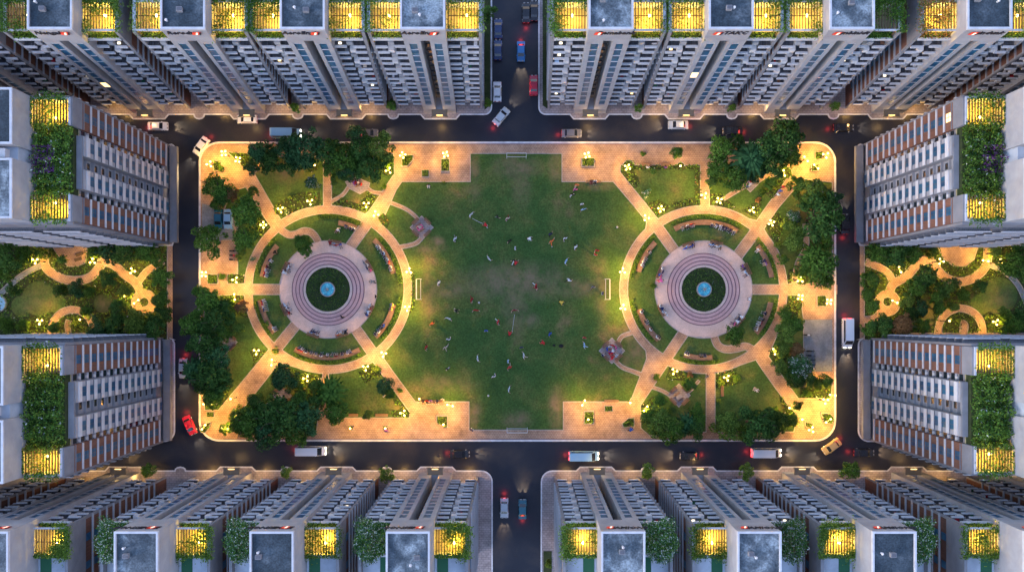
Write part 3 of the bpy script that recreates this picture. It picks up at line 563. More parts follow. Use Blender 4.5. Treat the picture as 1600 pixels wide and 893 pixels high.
def row_tower(row, idx, xb, xt, hb, hf, hc, yfront, sgn, text, lit, vine):
    """sgn +1: front faces south (north row); -1: front faces north (south row)"""
    Xb = (xb - CX) / S; Xt = (xt - CX) / S * (CAMH - hc) / CAMH; Y = (CY - yfront) / S
    def W0(u, v, w): return (u + (Xt - Xb) * w / hc, sgn * v, w)
    R = root('apartment_tower', (Xb, Y, 0))
    side = 'north' if sgn > 0 else 'south'
    who = f'{ORD[idx]} from the west in the row along the {side} street'
    tag(R, f'concrete apartment tower, {who}', 'apartment tower', f'apartment towers along the {side} street')
    def part(mb, name, par=R): return mb.build(name, par)
    inn = 1 if xb < CX else -1          # the side that faces the central street
    ph = 4.4; nf = 13; fh = (hb - ph) / nf
    CHW, WHW, D = 3.55, 9.35, 18.0
    # core
    CHW, WHW, D = 3.55, 9.35, 18.0; hk = hc - .6
    m = MB(W0); c = M['concrete']; sl = .78
    m.box(-CHW, -2.72, 0, D, 0, hk, c); m.box(2.72, CHW, 0, D, 0, hk, c); m.box(-1.45, -sl, 0, D, 0, hk, c); m.box(sl, 1.45, 0, D, 0, hk, c)
    for a, b in ((-2.72, -1.45), (1.45, 2.72)):
        m.box(a, b, 0, .6, 0, 7.2, c); m.box(a, b, 0, .6, hb + 1.4, hk, c); m.box(a, b, .35, .6, 7.2, hb + 1.4, M['glass_dark'])
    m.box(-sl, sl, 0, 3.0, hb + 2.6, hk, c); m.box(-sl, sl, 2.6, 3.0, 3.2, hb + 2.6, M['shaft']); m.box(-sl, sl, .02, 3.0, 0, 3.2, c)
    part(m, 'core')
    m = MB(W0); m.box(-CHW + .3, CHW - .3, .3, D, hk + .01, hk + .12, M['roof']); part(m, 'roof')
    for q in range(2):
        uu = random.uniform(-2.6, 1.6); vv = random.uniform(1.2, 6.0) if q else random.uniform(2.5, 4.5); zz = hk + .12; m = MB(W0)
        if q == 0: m.box(uu, uu + .9, vv, vv + .7, zz, zz + .8, M['concrete_dim']); m.box(uu + .1, uu + .8, vv + .1, vv + .6, zz + .8, zz + .86, M['rail']); part(m, 'roof_unit')
        elif q == 1: m.tube((uu, vv, zz), (uu, vv, zz + .7), .14, .14, M['white'], 8); m.tube((uu, vv, zz + .7), (uu, vv, zz + .85), .24, .05, M['white'], 8); part(m, 'vent')
    m = MB(W0); t = .3; z0, z1 = hk + .002, hc
    m.box(-CHW, CHW, -.04, t, z0, z1, M['slab']); m.box(-CHW, -CHW + t, t, D, z0, z1, M['slab']); m.box(CHW - t, CHW, t, D, z0, z1, M['slab']); part(m, 'parapet')
    zs = 7.4; gh = (hb + 1.2 - zs) / 12
    for a, b in ((-2.72, -1.45), (1.45, 2.72)):
        for i in range(12):
            z = zs + gh * i; m = MB(W0); q = random.random()
            g = M['lit_warm'] if q < .012 else M['glass']
            m.box(a + .04, b - .04, .12, .34, z + .06, z + gh - .22, g); m.box(a + .0, b - .0, .06, .34, z + gh - .21, z + gh + .05, M['slab'])
            part(m, 'window')
    # small windows in the recess between the piers
    for i in range(13):
        z = ph + 1 + (hb - ph) / 13 * i; m = MB(W0); m.box(-.55, .55, 2.45, 2.595, z + .5, z + 1.9, M['glass_dark']); part(m, 'recess_window')
    # entrance
    m = MB(W0); m.box(-1.7, 1.7, -1.5, -.02, 3.1, 3.35, M['canopy']); m.box(-1.9, 1.9, -1.65, -1.5, 3.05, 3.45, M['canopy']); ec = part(m, 'entrance_canopy')
    m = MB(W0); m.box(-.7, .7, -1.35, -1.22, 3.36, 3.42, M['lit_warm']); part(m, 'entrance_light', ec)
    # wings
    for s in (-1, 1):
        def W(u, v, w, s=s): return W0(s * u, v, w)
        u0, u1 = CHW, WHW
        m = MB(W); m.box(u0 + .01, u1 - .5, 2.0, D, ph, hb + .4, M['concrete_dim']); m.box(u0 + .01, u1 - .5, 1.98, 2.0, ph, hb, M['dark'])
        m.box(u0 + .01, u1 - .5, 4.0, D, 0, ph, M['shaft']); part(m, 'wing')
        m = MB(W); m.box(u1 - .5, u1, 1.35, D, 0, hb - 3.2, M['brick_dark']); m.box(u1 - .5, u1 + .01, .95, 1.349, 0, hb - 3.2, M['concrete_dim']); m.box(u1 - .5, u1 + .02, .95, D, hb - 3.19, hf, M['concrete_dim'])
        for i in range(nf - 1):
            z = ph + fh * (i + .92)
            if z < hb - 3.6: m.box(u1, u1 + .3, .9, D, z, z + .28, M['concrete'])
        part(m, 'side_wall')
        if s == inn:
            for i in range(nf - 1):
                z = ph + fh * i
                for v in (4.0, 9.0):
                    m = MB(W); m.box(u1 - .02, u1 + .06, v, v + 1.3, z + .5, z + 2.1, M['glass']); part(m, 'side_window')
        um = (u0 + u1 - .5) / 2
        for i in range(nf):
            z = ph + fh * i
            for a, b, k in ((u0 + .02, um - .55, 0), (um + .55, u1 - .52, 1)):
                off = .10 if (i + k) % 2 else 0
                m = MB(W); m.box(a, b, .86 - off, 2.0, z, z + .14, M['dark'])
                m.box(a, b, .74 - off, 1.0 - off, z + .0, z + .5, M['slab'])
                n = 9
                for j in range(n):
                    uu = a + (b - a) * (j + .5) / n; m.box(uu - .07, uu + .07, .98 - off, 1.9, z + .16, z + .24 + .3 * random.random(), M['rail'] if random.random() < .6 else M['shaft'])
                m.box(a, b, .80 - off, .88 - off, z + .99, z + 1.07, M['slab'])
                q = random.random()
                if q < .03: uq = a + (b - a) * random.uniform(.2, .6); m.box(uq, uq + .5, 1.2, 1.5, z + .55, z + .75, M['lit_white' if q < .02 else 'lit_warm'])
                elif q < .30: uq = a + (b - a) * random.uniform(.05, .7); m.box(uq, uq + random.uniform(.3, .9), random.uniform(1.0, 1.2), random.uniform(1.3, 1.7), z + .4, z + random.uniform(.5, .95), random.choice([CM['grey'], CM['grey'], CM['pale blue'], CM['beige'], CM['brown'], CM['dark red'], M['white'], M['white'], M['turf'], M['slab']]))
                part(m, 'balcony')
            m = MB(W); o = .35 if i % 2 else -.1
            m.box(um - .5 + o * .6, um + .5 + o * .6, .9 if i % 2 else 1.15, 2.0, z + .1, z + 1.5, M['white'] if i % 2 else M['concrete']); part(m, 'utility_ledge')
        # planter strip and pergola on the roof
        m = MB(W); m.box(u0 + .02, u1 - .52, .75, 1.0, hb + .45, hb + 1.3, M['slab']); m.box(u0 + .02, u1 - .52, 1.0, 2.0, hb + .41, hb + 1.1, M['bedsoil']); part(m, 'roof_planter')
        pd0, pd1 = 1.25, 6.2
        m = MB(W); m.box(u0 + .02, u1 - .52, 2.0, pd1, hb + .42, hb + .55, M['deck']); part(m, 'terrace')
        m = MB(W); zt = hf
        m.box(u0 + .02, u1 - .5, pd0, pd0 + .28, zt - .3, zt, M['slab']); m.box(u1 - .48, u1 + .03, pd0, pd1, zt - .3, zt + .03, M['slab'])
        m.box(u0 + .02, u1 - .5, pd1 - .28, pd1, zt - .3, zt, M['slab'])
        for v in (pd0 + 2.5,): m.box(u0 + .3, u1 - .5, v, v + .1, zt - .42, zt - .27, M['timber'])
        n = 11
        for j in range(n):
            uu = u0 + .35 + (u1 - u0 - 1.1) * j / (n - 1); m.box(uu - .07, uu + .07, pd0 + .3, pd1 - .3, zt - .26, zt - .06, M['timber'])
        for uu in (u0 + .3, u1 - .8): m.box(uu, uu + .16, pd0 + .06, pd0 + .22, hb + 1.3, zt - .3, M['timber'])
        m.box(u0 + .3, u1 - .5, pd1 - .02, pd1 + .12, hb + .55, zt - .31, M['slab'])
        part(m, 'pergola')
        m = MB(W); zr = hb + 1.6
        m.box(u0 + .02, u1 - .52, pd1 + .13, D, hb + .41, zr, M['roof_light']); m.box(u0 + .4, (u0 + u1) / 2 - .6, pd1 + .5, pd1 + 4, zr + .01, zr + .06, M['turf']); part(m, 'wing_roof')
        on = lit[0 if s < 0 else 1]
        if on:
            gp = W((u0 + u1) / 2 + (-.6 if s < 0 else .4), pd0 + 2.9, hf - 1.2)
            m = MB(); m.ball((0, 0, 0), .24, M['globe_roof']); o = m.build('roof_lamp', R, gp)
            lp = W((u0 + u1) / 2 + (-.6 if s < 0 else .4), pd0 + 2.5, hf - 1.65); lamp_light(R, lp, 270 * LK * on * random.uniform(.6, 1.15), (1, .60, .05), .15)
        wname = ('west' if s < 0 else 'east')
        vk = vine[0 if s < 0 else 1]
        if vk:
            pergola_vine((R.location.copy(), W), u0, u1, pd0, pd1, (hb, hf), vk[1], vk[0], f'{vk[2]} on {wname} pergola of the {side} tower {ORD[idx]} from the west', sgn)
        if random.random() < .85:
            m = MB(W); uu = random.uniform(u0 + .8, u1 - 1.6); m.box(uu, uu + .7, 1.2, 1.5, ph + .05, ph + .25 - .15, M['lit_warm']); part(m, 'porch_light')
            lamp_light(R, W(uu + .3, 0.3, 3.2), 130 * LK, (1, .56, .16), .2)
    lamp_light(R, W0(0, -2.4, 3.6), 80 * LK, (1, .6, .22), .2)
    # sign on the head of the core
    if text:
        S1 = MB(); v, f = text_strokes(text, 1.45)
        dx = -.95 * inn if True else 0
        zc = hc - (1.9 if sgn > 0 else 2.3)
        def TS(x, y, z): return W0(x + dx, -.03 - z, zc + (y - .4) * 1.25 * sgn)
        S1.T = TS; S1.add(v, f, M['sign_dark'])
        def TE(x, y, z): return W0(x + inn * 1.75, -.03 - z, zc + y * sgn)
        S1.T = TE; S1.add([(-.85, -.6, .1), (.55, -.6, .1), (.85, .6, .1), (-.55, .6, .1)], [(0, 1, 2, 3)], M['sign_red'])
        S1.add([(-.25, -.45, .13), (.05, -.45, .13), (.3, .45, .13), (0, .45, .13)], [(0, 1, 2, 3)], M['sign_white'])
        S1.add([(.25, -.6, .12), (.55, -.6, .12), (.85, .6, .12), (.55, .6, .12)], [(0, 1, 2, 3)], M['sign_dark'])
        part(S1, 'sign')
    return R

V_D = lambda d, t='flower': (t, d, 'dense dark climbing plants' if t != 'flower' else 'white flowering climbing plants')
g = lambda d, t='leaf_light': (t, d, 'leafy climbing plants')
topspec = [('', (0, 1), (None, None)), ('Nengah', (.15, 1.1), (V_D(.8, 'leaf_mid'), g(.7))), ('Rerodz', (1, 1.1), (g(.2), g(.4))), ('AeroEngi', (.7, 1), (V_D(.55, 'leaf_mid'), g(.35))), ('AeroEngi', (1, 1), (g(.25), g(.3))),
           ('Bemabank', (.9, 1), (V_D(.5, 'leaf_mid'), g(.2))), ('TAKC', (1.1, 1), (g(.3), g(.3))), ('mbinidt', (1.1, 0), (g(.35), V_D(.9, 'leaf_mid'))), ('indunk', (1.1, .8), (g(.55, 'leaf_orange'), g(.4))), ('', (1, 0), (None, None))]
for i, (xb, xt) in enumerate(zip(TOPB, TOPT)):
    tx, lit, vine = topspec[i]; row_tower('top', i, xb, xt, 44.6, 48.4, 52.8, 177, 1, tx, lit, vine)
fd = lambda d: ('leaf_flower', d * 1.1, 'dense white-flecked bush')
botspec = [('', (0, 1), (None, None)), ('SUNSEMR', (0, 1.0), (None, g(.9))), ('BONSEMKE', (0, 1.1), (fd(1.4), g(.8))), ('BONSEMKE', (0, 1.1), (fd(1.5), g(.6))), ('BONSEMR', (0, 1.1), (fd(1.6), g(1.0))),
           ('ISAMIONS', (1.1, 0), (g(.9), fd(1.8))), ('ISAMIONS', (1.1, 0), (g(.7), fd(1.3))), ('SAMSIONE', (1.1, 0), (g(1.0), fd(1.7))), ('SAMSIONE', (1.1, 0), (g(.8), None)), ('', (1, 0), (None, None))]
for i, (xb, xt) in enumerate(zip(BOTB, BOTT)):
    tx, lit, vine = botspec[i]; row_tower('bottom', i, xb, xt, 39.6, 42.6, 50, 737, -1, tx, lit, vine)

# ------------------------------------------------------------------ side blocks
def side_block(sgn, xf, y0, y1, label, key, hroof=41.0, hcore=46.0):
    """y0..y1 plan extents; front faces the park; sgn -1 west, +1 east"""
    Yc = (CY - (y0 + y1) / 2) / S; L = (y1 - y0) / S; X = (xf - CX) / S
    R = root('apartment_block', (X, Yc, 0)); tag(R, label, 'apartment block', 'brick apartment blocks beside the park')
    def W(u, v, w): return (sgn * v, u - L / 2, w)     # u runs south to north
    def part(m, n): return m.build(n, R)
    nf = 13; z0 = 3.2; zt = hroof - 3.6; fh = (zt - z0) / nf; D = 40.0
    b1, c1, w1, w2, c2, b2 = [L * q for q in (.215, .275, .44, .55, .715, .775)]
    m = MB(W); m.box(0, L, -1.6, .0, 0, 1.0, M['concrete_dim']); m.box(0, L, .6, D, 0, 3.0, M['concrete_dim']); part(m, 'base')
    for a, b in ((0, b1), (b2, L)):
        m = MB(W); m.box(a, b, 0, 12, 3.0, zt, M['brick']); m.box(a, b, -.05, .6, zt + .01, hroof - .3, M['concrete_dim']); part(m, 'brick_wing')
        for i in range(nf):
            z = z0 + fh * i; uc = (a + b) / 2
            m = MB(W); m.box(uc - .75, uc + .75, -.06, .05, z + .45, z + 2.0, M['glass'] if random.random() > .02 else M['lit_warm']); m.box(uc - .05, uc + .05, -.10, -.05, z + .45, z + 2.0, M['rail']); m.box(uc - .75, uc + .75, -.10, -.05, z + 1.15, z + 1.22, M['rail']); part(m, 'window')
            m = MB(W); m.box(a + .1, b - .0, -.22, 0, z - .32, z + .02, M['white']); ue = b if a == 0 else a; m.box(a + .05, b - .05, -.12, -.0, z + fh - .55, z + fh - .36, M['concrete_dim']); part(m, 'floor_band')
    for a, b in ((c1, w1), (w2, c2)):
        m = MB(W); m.box(a, b, -.7, 12, 3.0, zt + .8, M['concrete']); part(m, 'white_bay')
        for i in range(nf):
            z = z0 + fh * i; uc = (a + b) / 2; hw = (b - a) / 2 - .08
            m = MB(W); m.box(a + .05, b - .05, -.84, -.7, z + fh - 1.15, z + fh - .1, M['white']); m.box(a + .05, b - .05, -.80, -.7, z - .02, z + .06, M['rail']); part(m, 'spandrel_panel')
            m = MB(W); m.box(uc - .85, uc + .85, -.80, -.7, z + .1, z + fh - 1.18, M['glass']); m.box(uc - .05, uc + .05, -.83, -.79, z + .1, z + fh - 1.18, M['rail']); part(m, 'window')
    for a, b in ((b1, c1), (c2, b2)):
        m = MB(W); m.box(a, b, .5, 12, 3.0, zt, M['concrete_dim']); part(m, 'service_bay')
        for i in range(nf):
            z = z0 + fh * i; m = MB(W); m.box(a + .05, b - .05, .2, .5, z, z + .12, M['slab']); m.box(a + .3, a + .8, .22, .45, z + .13, z + .65, M['white']); m.box(a + .1, b - .1, .42, .5, z + 1.0, z + 2.1, M['glass_dark']); part(m, 'service_ledge')
    m = MB(W); m.box(w1, w2, 1.1, 12, 3.0, zt, M['concrete']); part(m, 'recess_wall')
    for i in range(nf):
        z = z0 + fh * i; m = MB(W); m.box(w1 + .02, w2 - .02, .55, 1.1, z - .05, z + .12, M['concrete']); m.box(w1 + .8, w2 - .4, 1.04, 1.1, z + .7, z + 1.9, M['glass_dark']); part(m, 'access_gallery')
    # end walls with balconies towards the garden and the street
    for a, s in ((0, -1), (L, 1)):
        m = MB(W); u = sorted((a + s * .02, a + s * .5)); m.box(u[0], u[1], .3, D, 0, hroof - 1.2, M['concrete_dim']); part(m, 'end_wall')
        for i in range(nf):
            z = z0 + fh * i
            for k, (v0, v1) in enumerate(((1.5, 8), (10, 18), (20, 28))):
                u = sorted((a + s * .5, a + s * 1.35)); m = MB(W); m.box(u[0], u[1], v0, v1, z, z + .14, M['dark']); u = sorted((a + s * 1.2, a + s * 1.36)); m.box(u[0], u[1], v0, v1, z + .14, z + .7, M['slab'] if (i + k) % 3 else M['white']); part(m, 'balcony')
    # roof terrace
    m = MB(W); m.box(0, L, .4, 7, hroof - 3.4, hroof - 3.2, M['deck']); m.box(c1, c2, -.6, .4, hroof - 2.7, hroof - 2.4, M['concrete_dim']); part(m, 'terrace')
    m = MB(W); m.box(b1 - .4, b2 + .4, .5, 6.8, hroof - 3.19, hroof - 1.6, M['bedsoil']); part(m, 'roof_planter')
    for a, b, s in ((0, b1, 0), (b2, L, 1)):
        m = MB(W); z = hroof
        m.box(a, b, .2, .5, z - .29, z, M['slab']); ue = (a, a + .35) if s == 0 else (b - .35, b); m.box(ue[0], ue[1], .5, 6.8, z - .29, z, M['slab'])
        n = 12
        for j in range(n):
            v = .9 + 5.6 * j / (n - 1); m.box(a + .35, b - .1 if s == 0 else b - .36, v - .08, v + .08, z - .26, z - .06, M['timber'])
        for v in (1.0, 6.3):
            for uu in ((a + .5, a + .68), (b - .9, b - .72)): m.box(uu[0], uu[1], v, v + .18, hroof - 3.2, z - .3, M['timber'])
        m.box(a if s == 0 else b - .3, a + .3 if s == 0 else b, .5, 6.9, hroof - 3.2, z - .3, M['slab'])
        part(m, 'pergola')
        mm = (a + b) / 2; gb = MB(); gb.ball((0, 0, 0), .22, M['globe_roof']); gb.build('roof_lamp', R, W(mm + (.9 if s == 0 else -.9), 3.4, hroof - 1.1))
        lamp_light(R, W(mm, 3.5, hroof - 1.1), 330 * LK, (1, .60, .05), .2)
    # taller rear cores
    for a, b in ((-.2, L * .46), (L * .57, L + .2)):
        m = MB(W); m.box(a, b, 7.0, D, 0, hcore, M['concrete']); part(m, 'core')
        m = MB(W); m.box(a + .4, b - .4, 7.4, D, hcore + .01, hcore + .1, M['roof']); part(m, 'roof')
        m = MB(W); zz = hcore + .3; m.box(a, b, 6.95, 7.35, hcore + .01, zz, M['slab']); m.box(a, a + .35, 7.35, D, hcore + .01, zz, M['slab']); m.box(b - .35, b, 7.35, D, hcore + .01, zz, M['slab']); part(m, 'parapet')
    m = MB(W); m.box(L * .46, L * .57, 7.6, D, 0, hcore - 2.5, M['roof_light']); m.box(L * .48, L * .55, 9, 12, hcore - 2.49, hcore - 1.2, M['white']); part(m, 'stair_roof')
    VINES.append(((R.location.copy(), lambda u, v, w: W(u, v, w)), L, b1, b2, 0, (hroof, hcore), 1.0, 'side', key, sgn))
    return R
side_block(-1, 268, 230, 379, 'brick and white apartment block west of the park, north of the garden court', 'northwest')
side_block(-1, 258, 530, 687, 'brick and white apartment block west of the park, south of the garden court', 'southwest')
side_block(1, 1346, 229, 379, 'brick and white apartment block east of the park, north of the garden court', 'northeast')
side_block(1, 1357, 531, 684, 'brick and white apartment block east of the park, south of the garden court', 'southeast')

# climbing plants on the roofs
LEAFM = {k: M[k] for k in M if k.startswith('leaf_')}
for (loc, W), a, b, c, d, hh, dens, style, key, sg in VINES:
    if style == 'side':
        L, b1, b2 = a, b, c; hroof, hcore = hh
        pts = []; n = 5200
        u = RNG.uniform(b1 - 1.2, b2 + 1.2, n); v = RNG.uniform(.2, 6.9, n); edge = np.minimum(1, np.minimum(u - (b1 - 1.3), (b2 + 1.3) - u) / 1.5)
        hmp = 1.1 + .8 * np.sin(u * 1.3 + v) * np.cos(v * 1.1 - u * .7) + .4 * np.sin(u * 3.1)
        keep = RNG.random(n) < .25 + .75 * edge
        w = hroof - 1.6 + (hmp + .6) * RNG.random(n) ** .5 * np.clip(edge, .3, 1)
        pts = [W(x, y, z) for x, y, z in zip(u[keep], v[keep], w[keep])]
        # trailing over the pergolas
        for lo, hi in ((0, b1), (b2, L)):
            k = 420; uu = RNG.uniform(lo, hi, k); vv = np.clip(RNG.normal(4.6, 1.9, k), .2, 6.8); pts += [W(x, y, hroof + .05 + .3 * r) for x, y, r in zip(uu, vv, RNG.random(k))]
            k = 260; ue = lo if lo == 0 else hi; uu = RNG.normal(ue, .45, k); vv = RNG.uniform(.6, 6.5, k); pts += [W(x, y, hroof + .1 + .5 * r) for x, y, r in zip(uu, vv, RNG.random(k))]
        pk = RNG.random(len(pts)); P3 = np.array(pts); q = P3[:, 1]
        mats = [M['leaf_mid'], M['leaf_light'], M['leaf_flower'], M['leaf_purple'] if 'north' in key else M['leaf_flower']]
        pick = np.where(pk < .62, 0, np.where(pk < .88, 1, 2))
        if 'north' in key: pick = np.where((np.abs(q) < 2.4) & (np.abs(P3[:, 0]) > 3.2) & (pk < .45), 3, pick)
        me = leaf_mesh('roof_garden_foliage', P3, RNG.uniform(.28, .55, len(P3)), None, up=.7, mats=mats, mpick=pick)
        o = bpy.data.objects.new('roof_garden_shrub', me); o.location = loc; link(o)
        tag(o, f'lush green planting filling the roof terrace of the {key} brick block' + (' with purple blossom' if 'north' in key else ''), 'roof planting', 'roof terrace planting')
        continue
    hb, hf = hh; pts = []
    dense = style == 'leaf_flower'
    n = int(3300 * dens)
    if dense:
        # a rounded bush filling the frame
        uc, vc = (a + b) / 2 + .25, (c + d) / 2 - .4; ph = RNG.uniform(0, 2 * PI, n); ct = RNG.uniform(-.2, 1, n); rr = .75 + .25 * RNG.random(n); st = np.sqrt(np.maximum(0, 1 - ct * ct))
        lump = 1 + .16 * np.sin(3 * ph + 1.3 * a) + .12 * np.sin(5 * ph + 4 * ct) + .1 * RNG.normal(size=n)
        for x, y, z in zip(uc + 3.6 * lump * rr * st * np.cos(ph), vc + 3.4 * lump * rr * st * np.sin(ph), hf + .0 + 1.7 * lump * rr * ct): pts.append(W(x, y, z))
    else:
        # clumps over the slats, thickest near one corner and the rim
        k = int(n * .62); cu = RNG.uniform(a, b, 5); cv = RNG.uniform(c, d, 5)
        side = 1 if RNG.random() < .5 else 0
        cu[:2] = a + .5 if side else b - .9; cv[:2] = (c + .5, d - .6)
        j = RNG.integers(0, 5, k)
        uu = cu[j] + RNG.normal(0, .75, k); vv = cv[j] + RNG.normal(0, .8, k)
        ok = (uu > a - .2) & (uu < b + .1)
        pts += [W(x, y, hf + .55 * r - .1) for x, y, r in zip(uu[ok], vv[ok], RNG.random(k)[ok])]
        k = int(n * .25); pts += [W(x, y, hf - .2 + .7 * r) for x, y, r in zip(b - .1 + RNG.normal(0, .4, k), RNG.uniform(c - .3, d + .4, k), RNG.random(k))]
        k = int(n * .2); pts += [W(x, y, hf + .35 * r) for x, y, r in zip(RNG.uniform(a + .1, b - .3, k), d - np.abs(RNG.normal(0, .5, k)) + .2, RNG.random(k))]
    k = int(360 * min(dens, 1) + 160); pts += [W(x, y, hb + 1.1 + .55 * r) for x, y, r in zip(RNG.uniform(a + .1, b - .6, k), RNG.uniform(.8, 1.9, k), RNG.random(k))]
    P3 = np.array(pts); pk = RNG.random(len(P3))
    mats = [M[style], M['leaf_mid'], M['leaf_light']]; pick = np.where(pk < .72, 0, np.where(pk < .88, 1, 2))
    me = leaf_mesh('climbing_foliage', P3, RNG.uniform(.22, .42, len(P3)), None, up=.6, mats=mats, mpick=pick)
    o = bpy.data.objects.new('roof_bush' if dense else 'roof_vine', me); o.location = loc; link(o)
    tag(o, key, 'bush' if dense else 'vine', 'plants on the roof pergolas')
# ------------------------------------------------------------------ trees
def crown_points(n, lobes, fill=.35):
    """points through a crown made of uneven clumps; returns points and outward directions"""
    pts = []; nr = []; wts = np.array([l[3] ** 2 for l in lobes]); cnt = RNG.multinomial(n, wts / wts.sum())
    for (x, y, z, r), k in zip(lobes, cnt):
        d = RNG.normal(size=(k, 3)); d /= np.linalg.norm(d, axis=1, keepdims=True); d[:, 2] = np.where(d[:, 2] < -.35, -d[:, 2], d[:, 2])
        rad = r * np.where(RNG.random(k) < fill, RNG.random(k) ** .4, RNG.uniform(.88, 1.12, k))
        p = d * rad[:, None]; p[:, 2] *= .8; pts.append(p + (x, y, z)); nr.append(d)
    return np.concatenate(pts), np.concatenate(nr)
def trunk_mesh(h, r, limbs, spread, seed):
    rr = random.Random(seed); m = MB(); lean = (rr.uniform(-.15, .15), rr.uniform(-.15, .15)); top = (lean[0] * h, lean[1] * h, h)
    m.tube((0, 0, 0), top, r, r * .6, M['bark'], 9)
    for i in range(limbs):
        a = 2 * PI * i / limbs + rr.uniform(-.4, .4); e = (top[0] + math.cos(a) * spread, top[1] + math.sin(a) * spread, h + rr.uniform(.5, 1.5))
        m.tube((top[0] * .9, top[1] * .9, h * .88), e, r * .45, r * .12, M['bark'], 6)
    me = bpy.data.meshes.new('trunk'); me.from_pydata(m.v, [], m.f); me.materials.append(M['bark']); return me
def broad_tree(seed, lm, n=2100, leaf=.13, nl=17, squash=1.0):
    """crown radius about 1, scaled per tree; trunk from 0 to about 1.1"""
    rr = random.Random(seed); L = [(0, 0, 1.62, .55)]
    for i in range(nl):
        a = rr.uniform(0, 2 * PI); d = rr.uniform(.30, .82); L.append((math.cos(a) * d, math.sin(a) * d, 1.25 + rr.uniform(-.2, .5) * squash - .25 * d, rr.uniform(.15, .34)))
    p, nm = crown_points(n, L); me = leaf_mesh('crown', p, RNG.uniform(leaf * .7, leaf * 1.35, len(p)), lm, up=.35, nrm=nm)
    return me, trunk_mesh(1.15, .075, 5, .5, seed)
def conifer(seed, lm):
    pts = []; nr = []
    for t in range(9):
        z = .5 + t * .24; R = .85 * (1 - t / 9.5)
        for k in range(11):
            a = 2 * PI * k / 11 + t * .5 + random.uniform(-.15, .15); m = 26; s = RNG.random(m)
            pts.append(np.stack([math.cos(a) * R * s, math.sin(a) * R * s, z - .18 * s + RNG.normal(0, .03, m)], 1) + RNG.normal(0, .035, (m, 3))); nr.append(np.tile([0, 0, 1.0], (m, 1)))
    p = np.concatenate(pts); return leaf_mesh('crown', p, RNG.uniform(.10, .18, len(p)), lm, up=.4, nrm=np.concatenate(nr)), trunk_mesh(2.2, .06, 3, .15, seed)
def palm(seed, lm):
    m = MB(); rr = random.Random(seed)
    for i in range(24):
        a = 2 * PI * i / 24 * 1.0 + rr.uniform(-.12, .12); up = rr.uniform(.1, .75); ln = rr.uniform(.85, 1.1); prev = None; k = 9
        for j in range(k + 1):
            s = j / k; r = ln * s; z = 1.5 + up * s * .9 - (.55 + .5 * up) * s * s; w = .10 * math.sin(PI * min(1, s * .93 + .06)) + .008
            c = (math.cos(a) * r, math.sin(a) * r, z); nx, ny = -math.sin(a), math.cos(a)
            cur = [(c[0] + nx * w, c[1] + ny * w, z - w * .5), c, (c[0] - nx * w, c[1] - ny * w, z - w * .5)]
            if prev: m.add(prev + cur, [(0, 1, 4, 3), (1, 2, 5, 4)], lm)
            prev = cur
    me = bpy.data.meshes.new('crown'); me.from_pydata(m.v, [], m.f); me.materials.append(lm)
    return me, trunk_mesh(1.5, .06, 0, 0, seed)
def shrub_mesh(seed, lm, n=520, leaf=.2):
    rr = random.Random(seed); L = [(0, 0, .45, .5)] + [(rr.uniform(-.5, .5), rr.uniform(-.5, .5), rr.uniform(.3, .55), rr.uniform(.25, .42)) for _ in range(6)]
    p, nm = crown_points(n, L, .3); p[:, 2] = np.maximum(p[:, 2], .03)
    return leaf_mesh('foliage', p, RNG.uniform(leaf * .7, leaf * 1.3, len(p)), lm, up=.4, nrm=nm)
KIND = {}
for k, l in (('dark', 'leaf_dark'), ('mid', 'leaf_mid'), ('light', 'leaf_light'), ('teal', 'leaf_teal'), ('flower', 'leaf_flower'), ('orange', 'leaf_orange')):
    KIND[k] = [broad_tree(hash(k) % 97 + i * 7 if False else len(k) * 13 + i * 7, M[l]) for i in range(3)]
KIND['conifer'] = [conifer(3, M['leaf_teal'])]; KIND['palm'] = [palm(4, M['leaf_teal']), palm(9, M['leaf_mid'])]
SHR = {k: [shrub_mesh(i * 5 + len(k), M[k]) for i in range(2)] for k in ('leaf_dark', 'leaf_mid', 'leaf_light', 'leaf_flower', 'leaf_orange', 'leaf_purple')}
KNAME = {'dark': 'dark leafy tree', 'mid': 'green leafy tree', 'light': 'pale green leafy tree', 'teal': 'blue-green leafy tree', 'flower': 'white-flecked tree', 'orange': 'orange-brown small tree', 'conifer': 'dark conifer', 'palm': 'palm tree'}
NTREE = {}
def tree(px, py, rpx, kind, where, hk=1.0):
    v = KIND[kind]; i = NTREE.get(kind, 0); NTREE[kind] = i + 1; cr, tk = v[i % len(v)]
    s = rpx / S * 1.28; sz = (max(s * .95, 1.6) + .7) * hk; x, y = P(px, py, sz * 1.3)
    R = root('palm_tree' if kind == 'palm' else 'conifer_tree' if kind == 'conifer' else 'leafy_tree', (x, y, .13), random.uniform(0, 6.28), f'{KNAME[kind]} {where}', 'tree', 'trees in the park and gardens', (s, s, sz))
    link(bpy.data.objects.new('crown', cr), R); link(bpy.data.objects.new('trunk', tk), R)
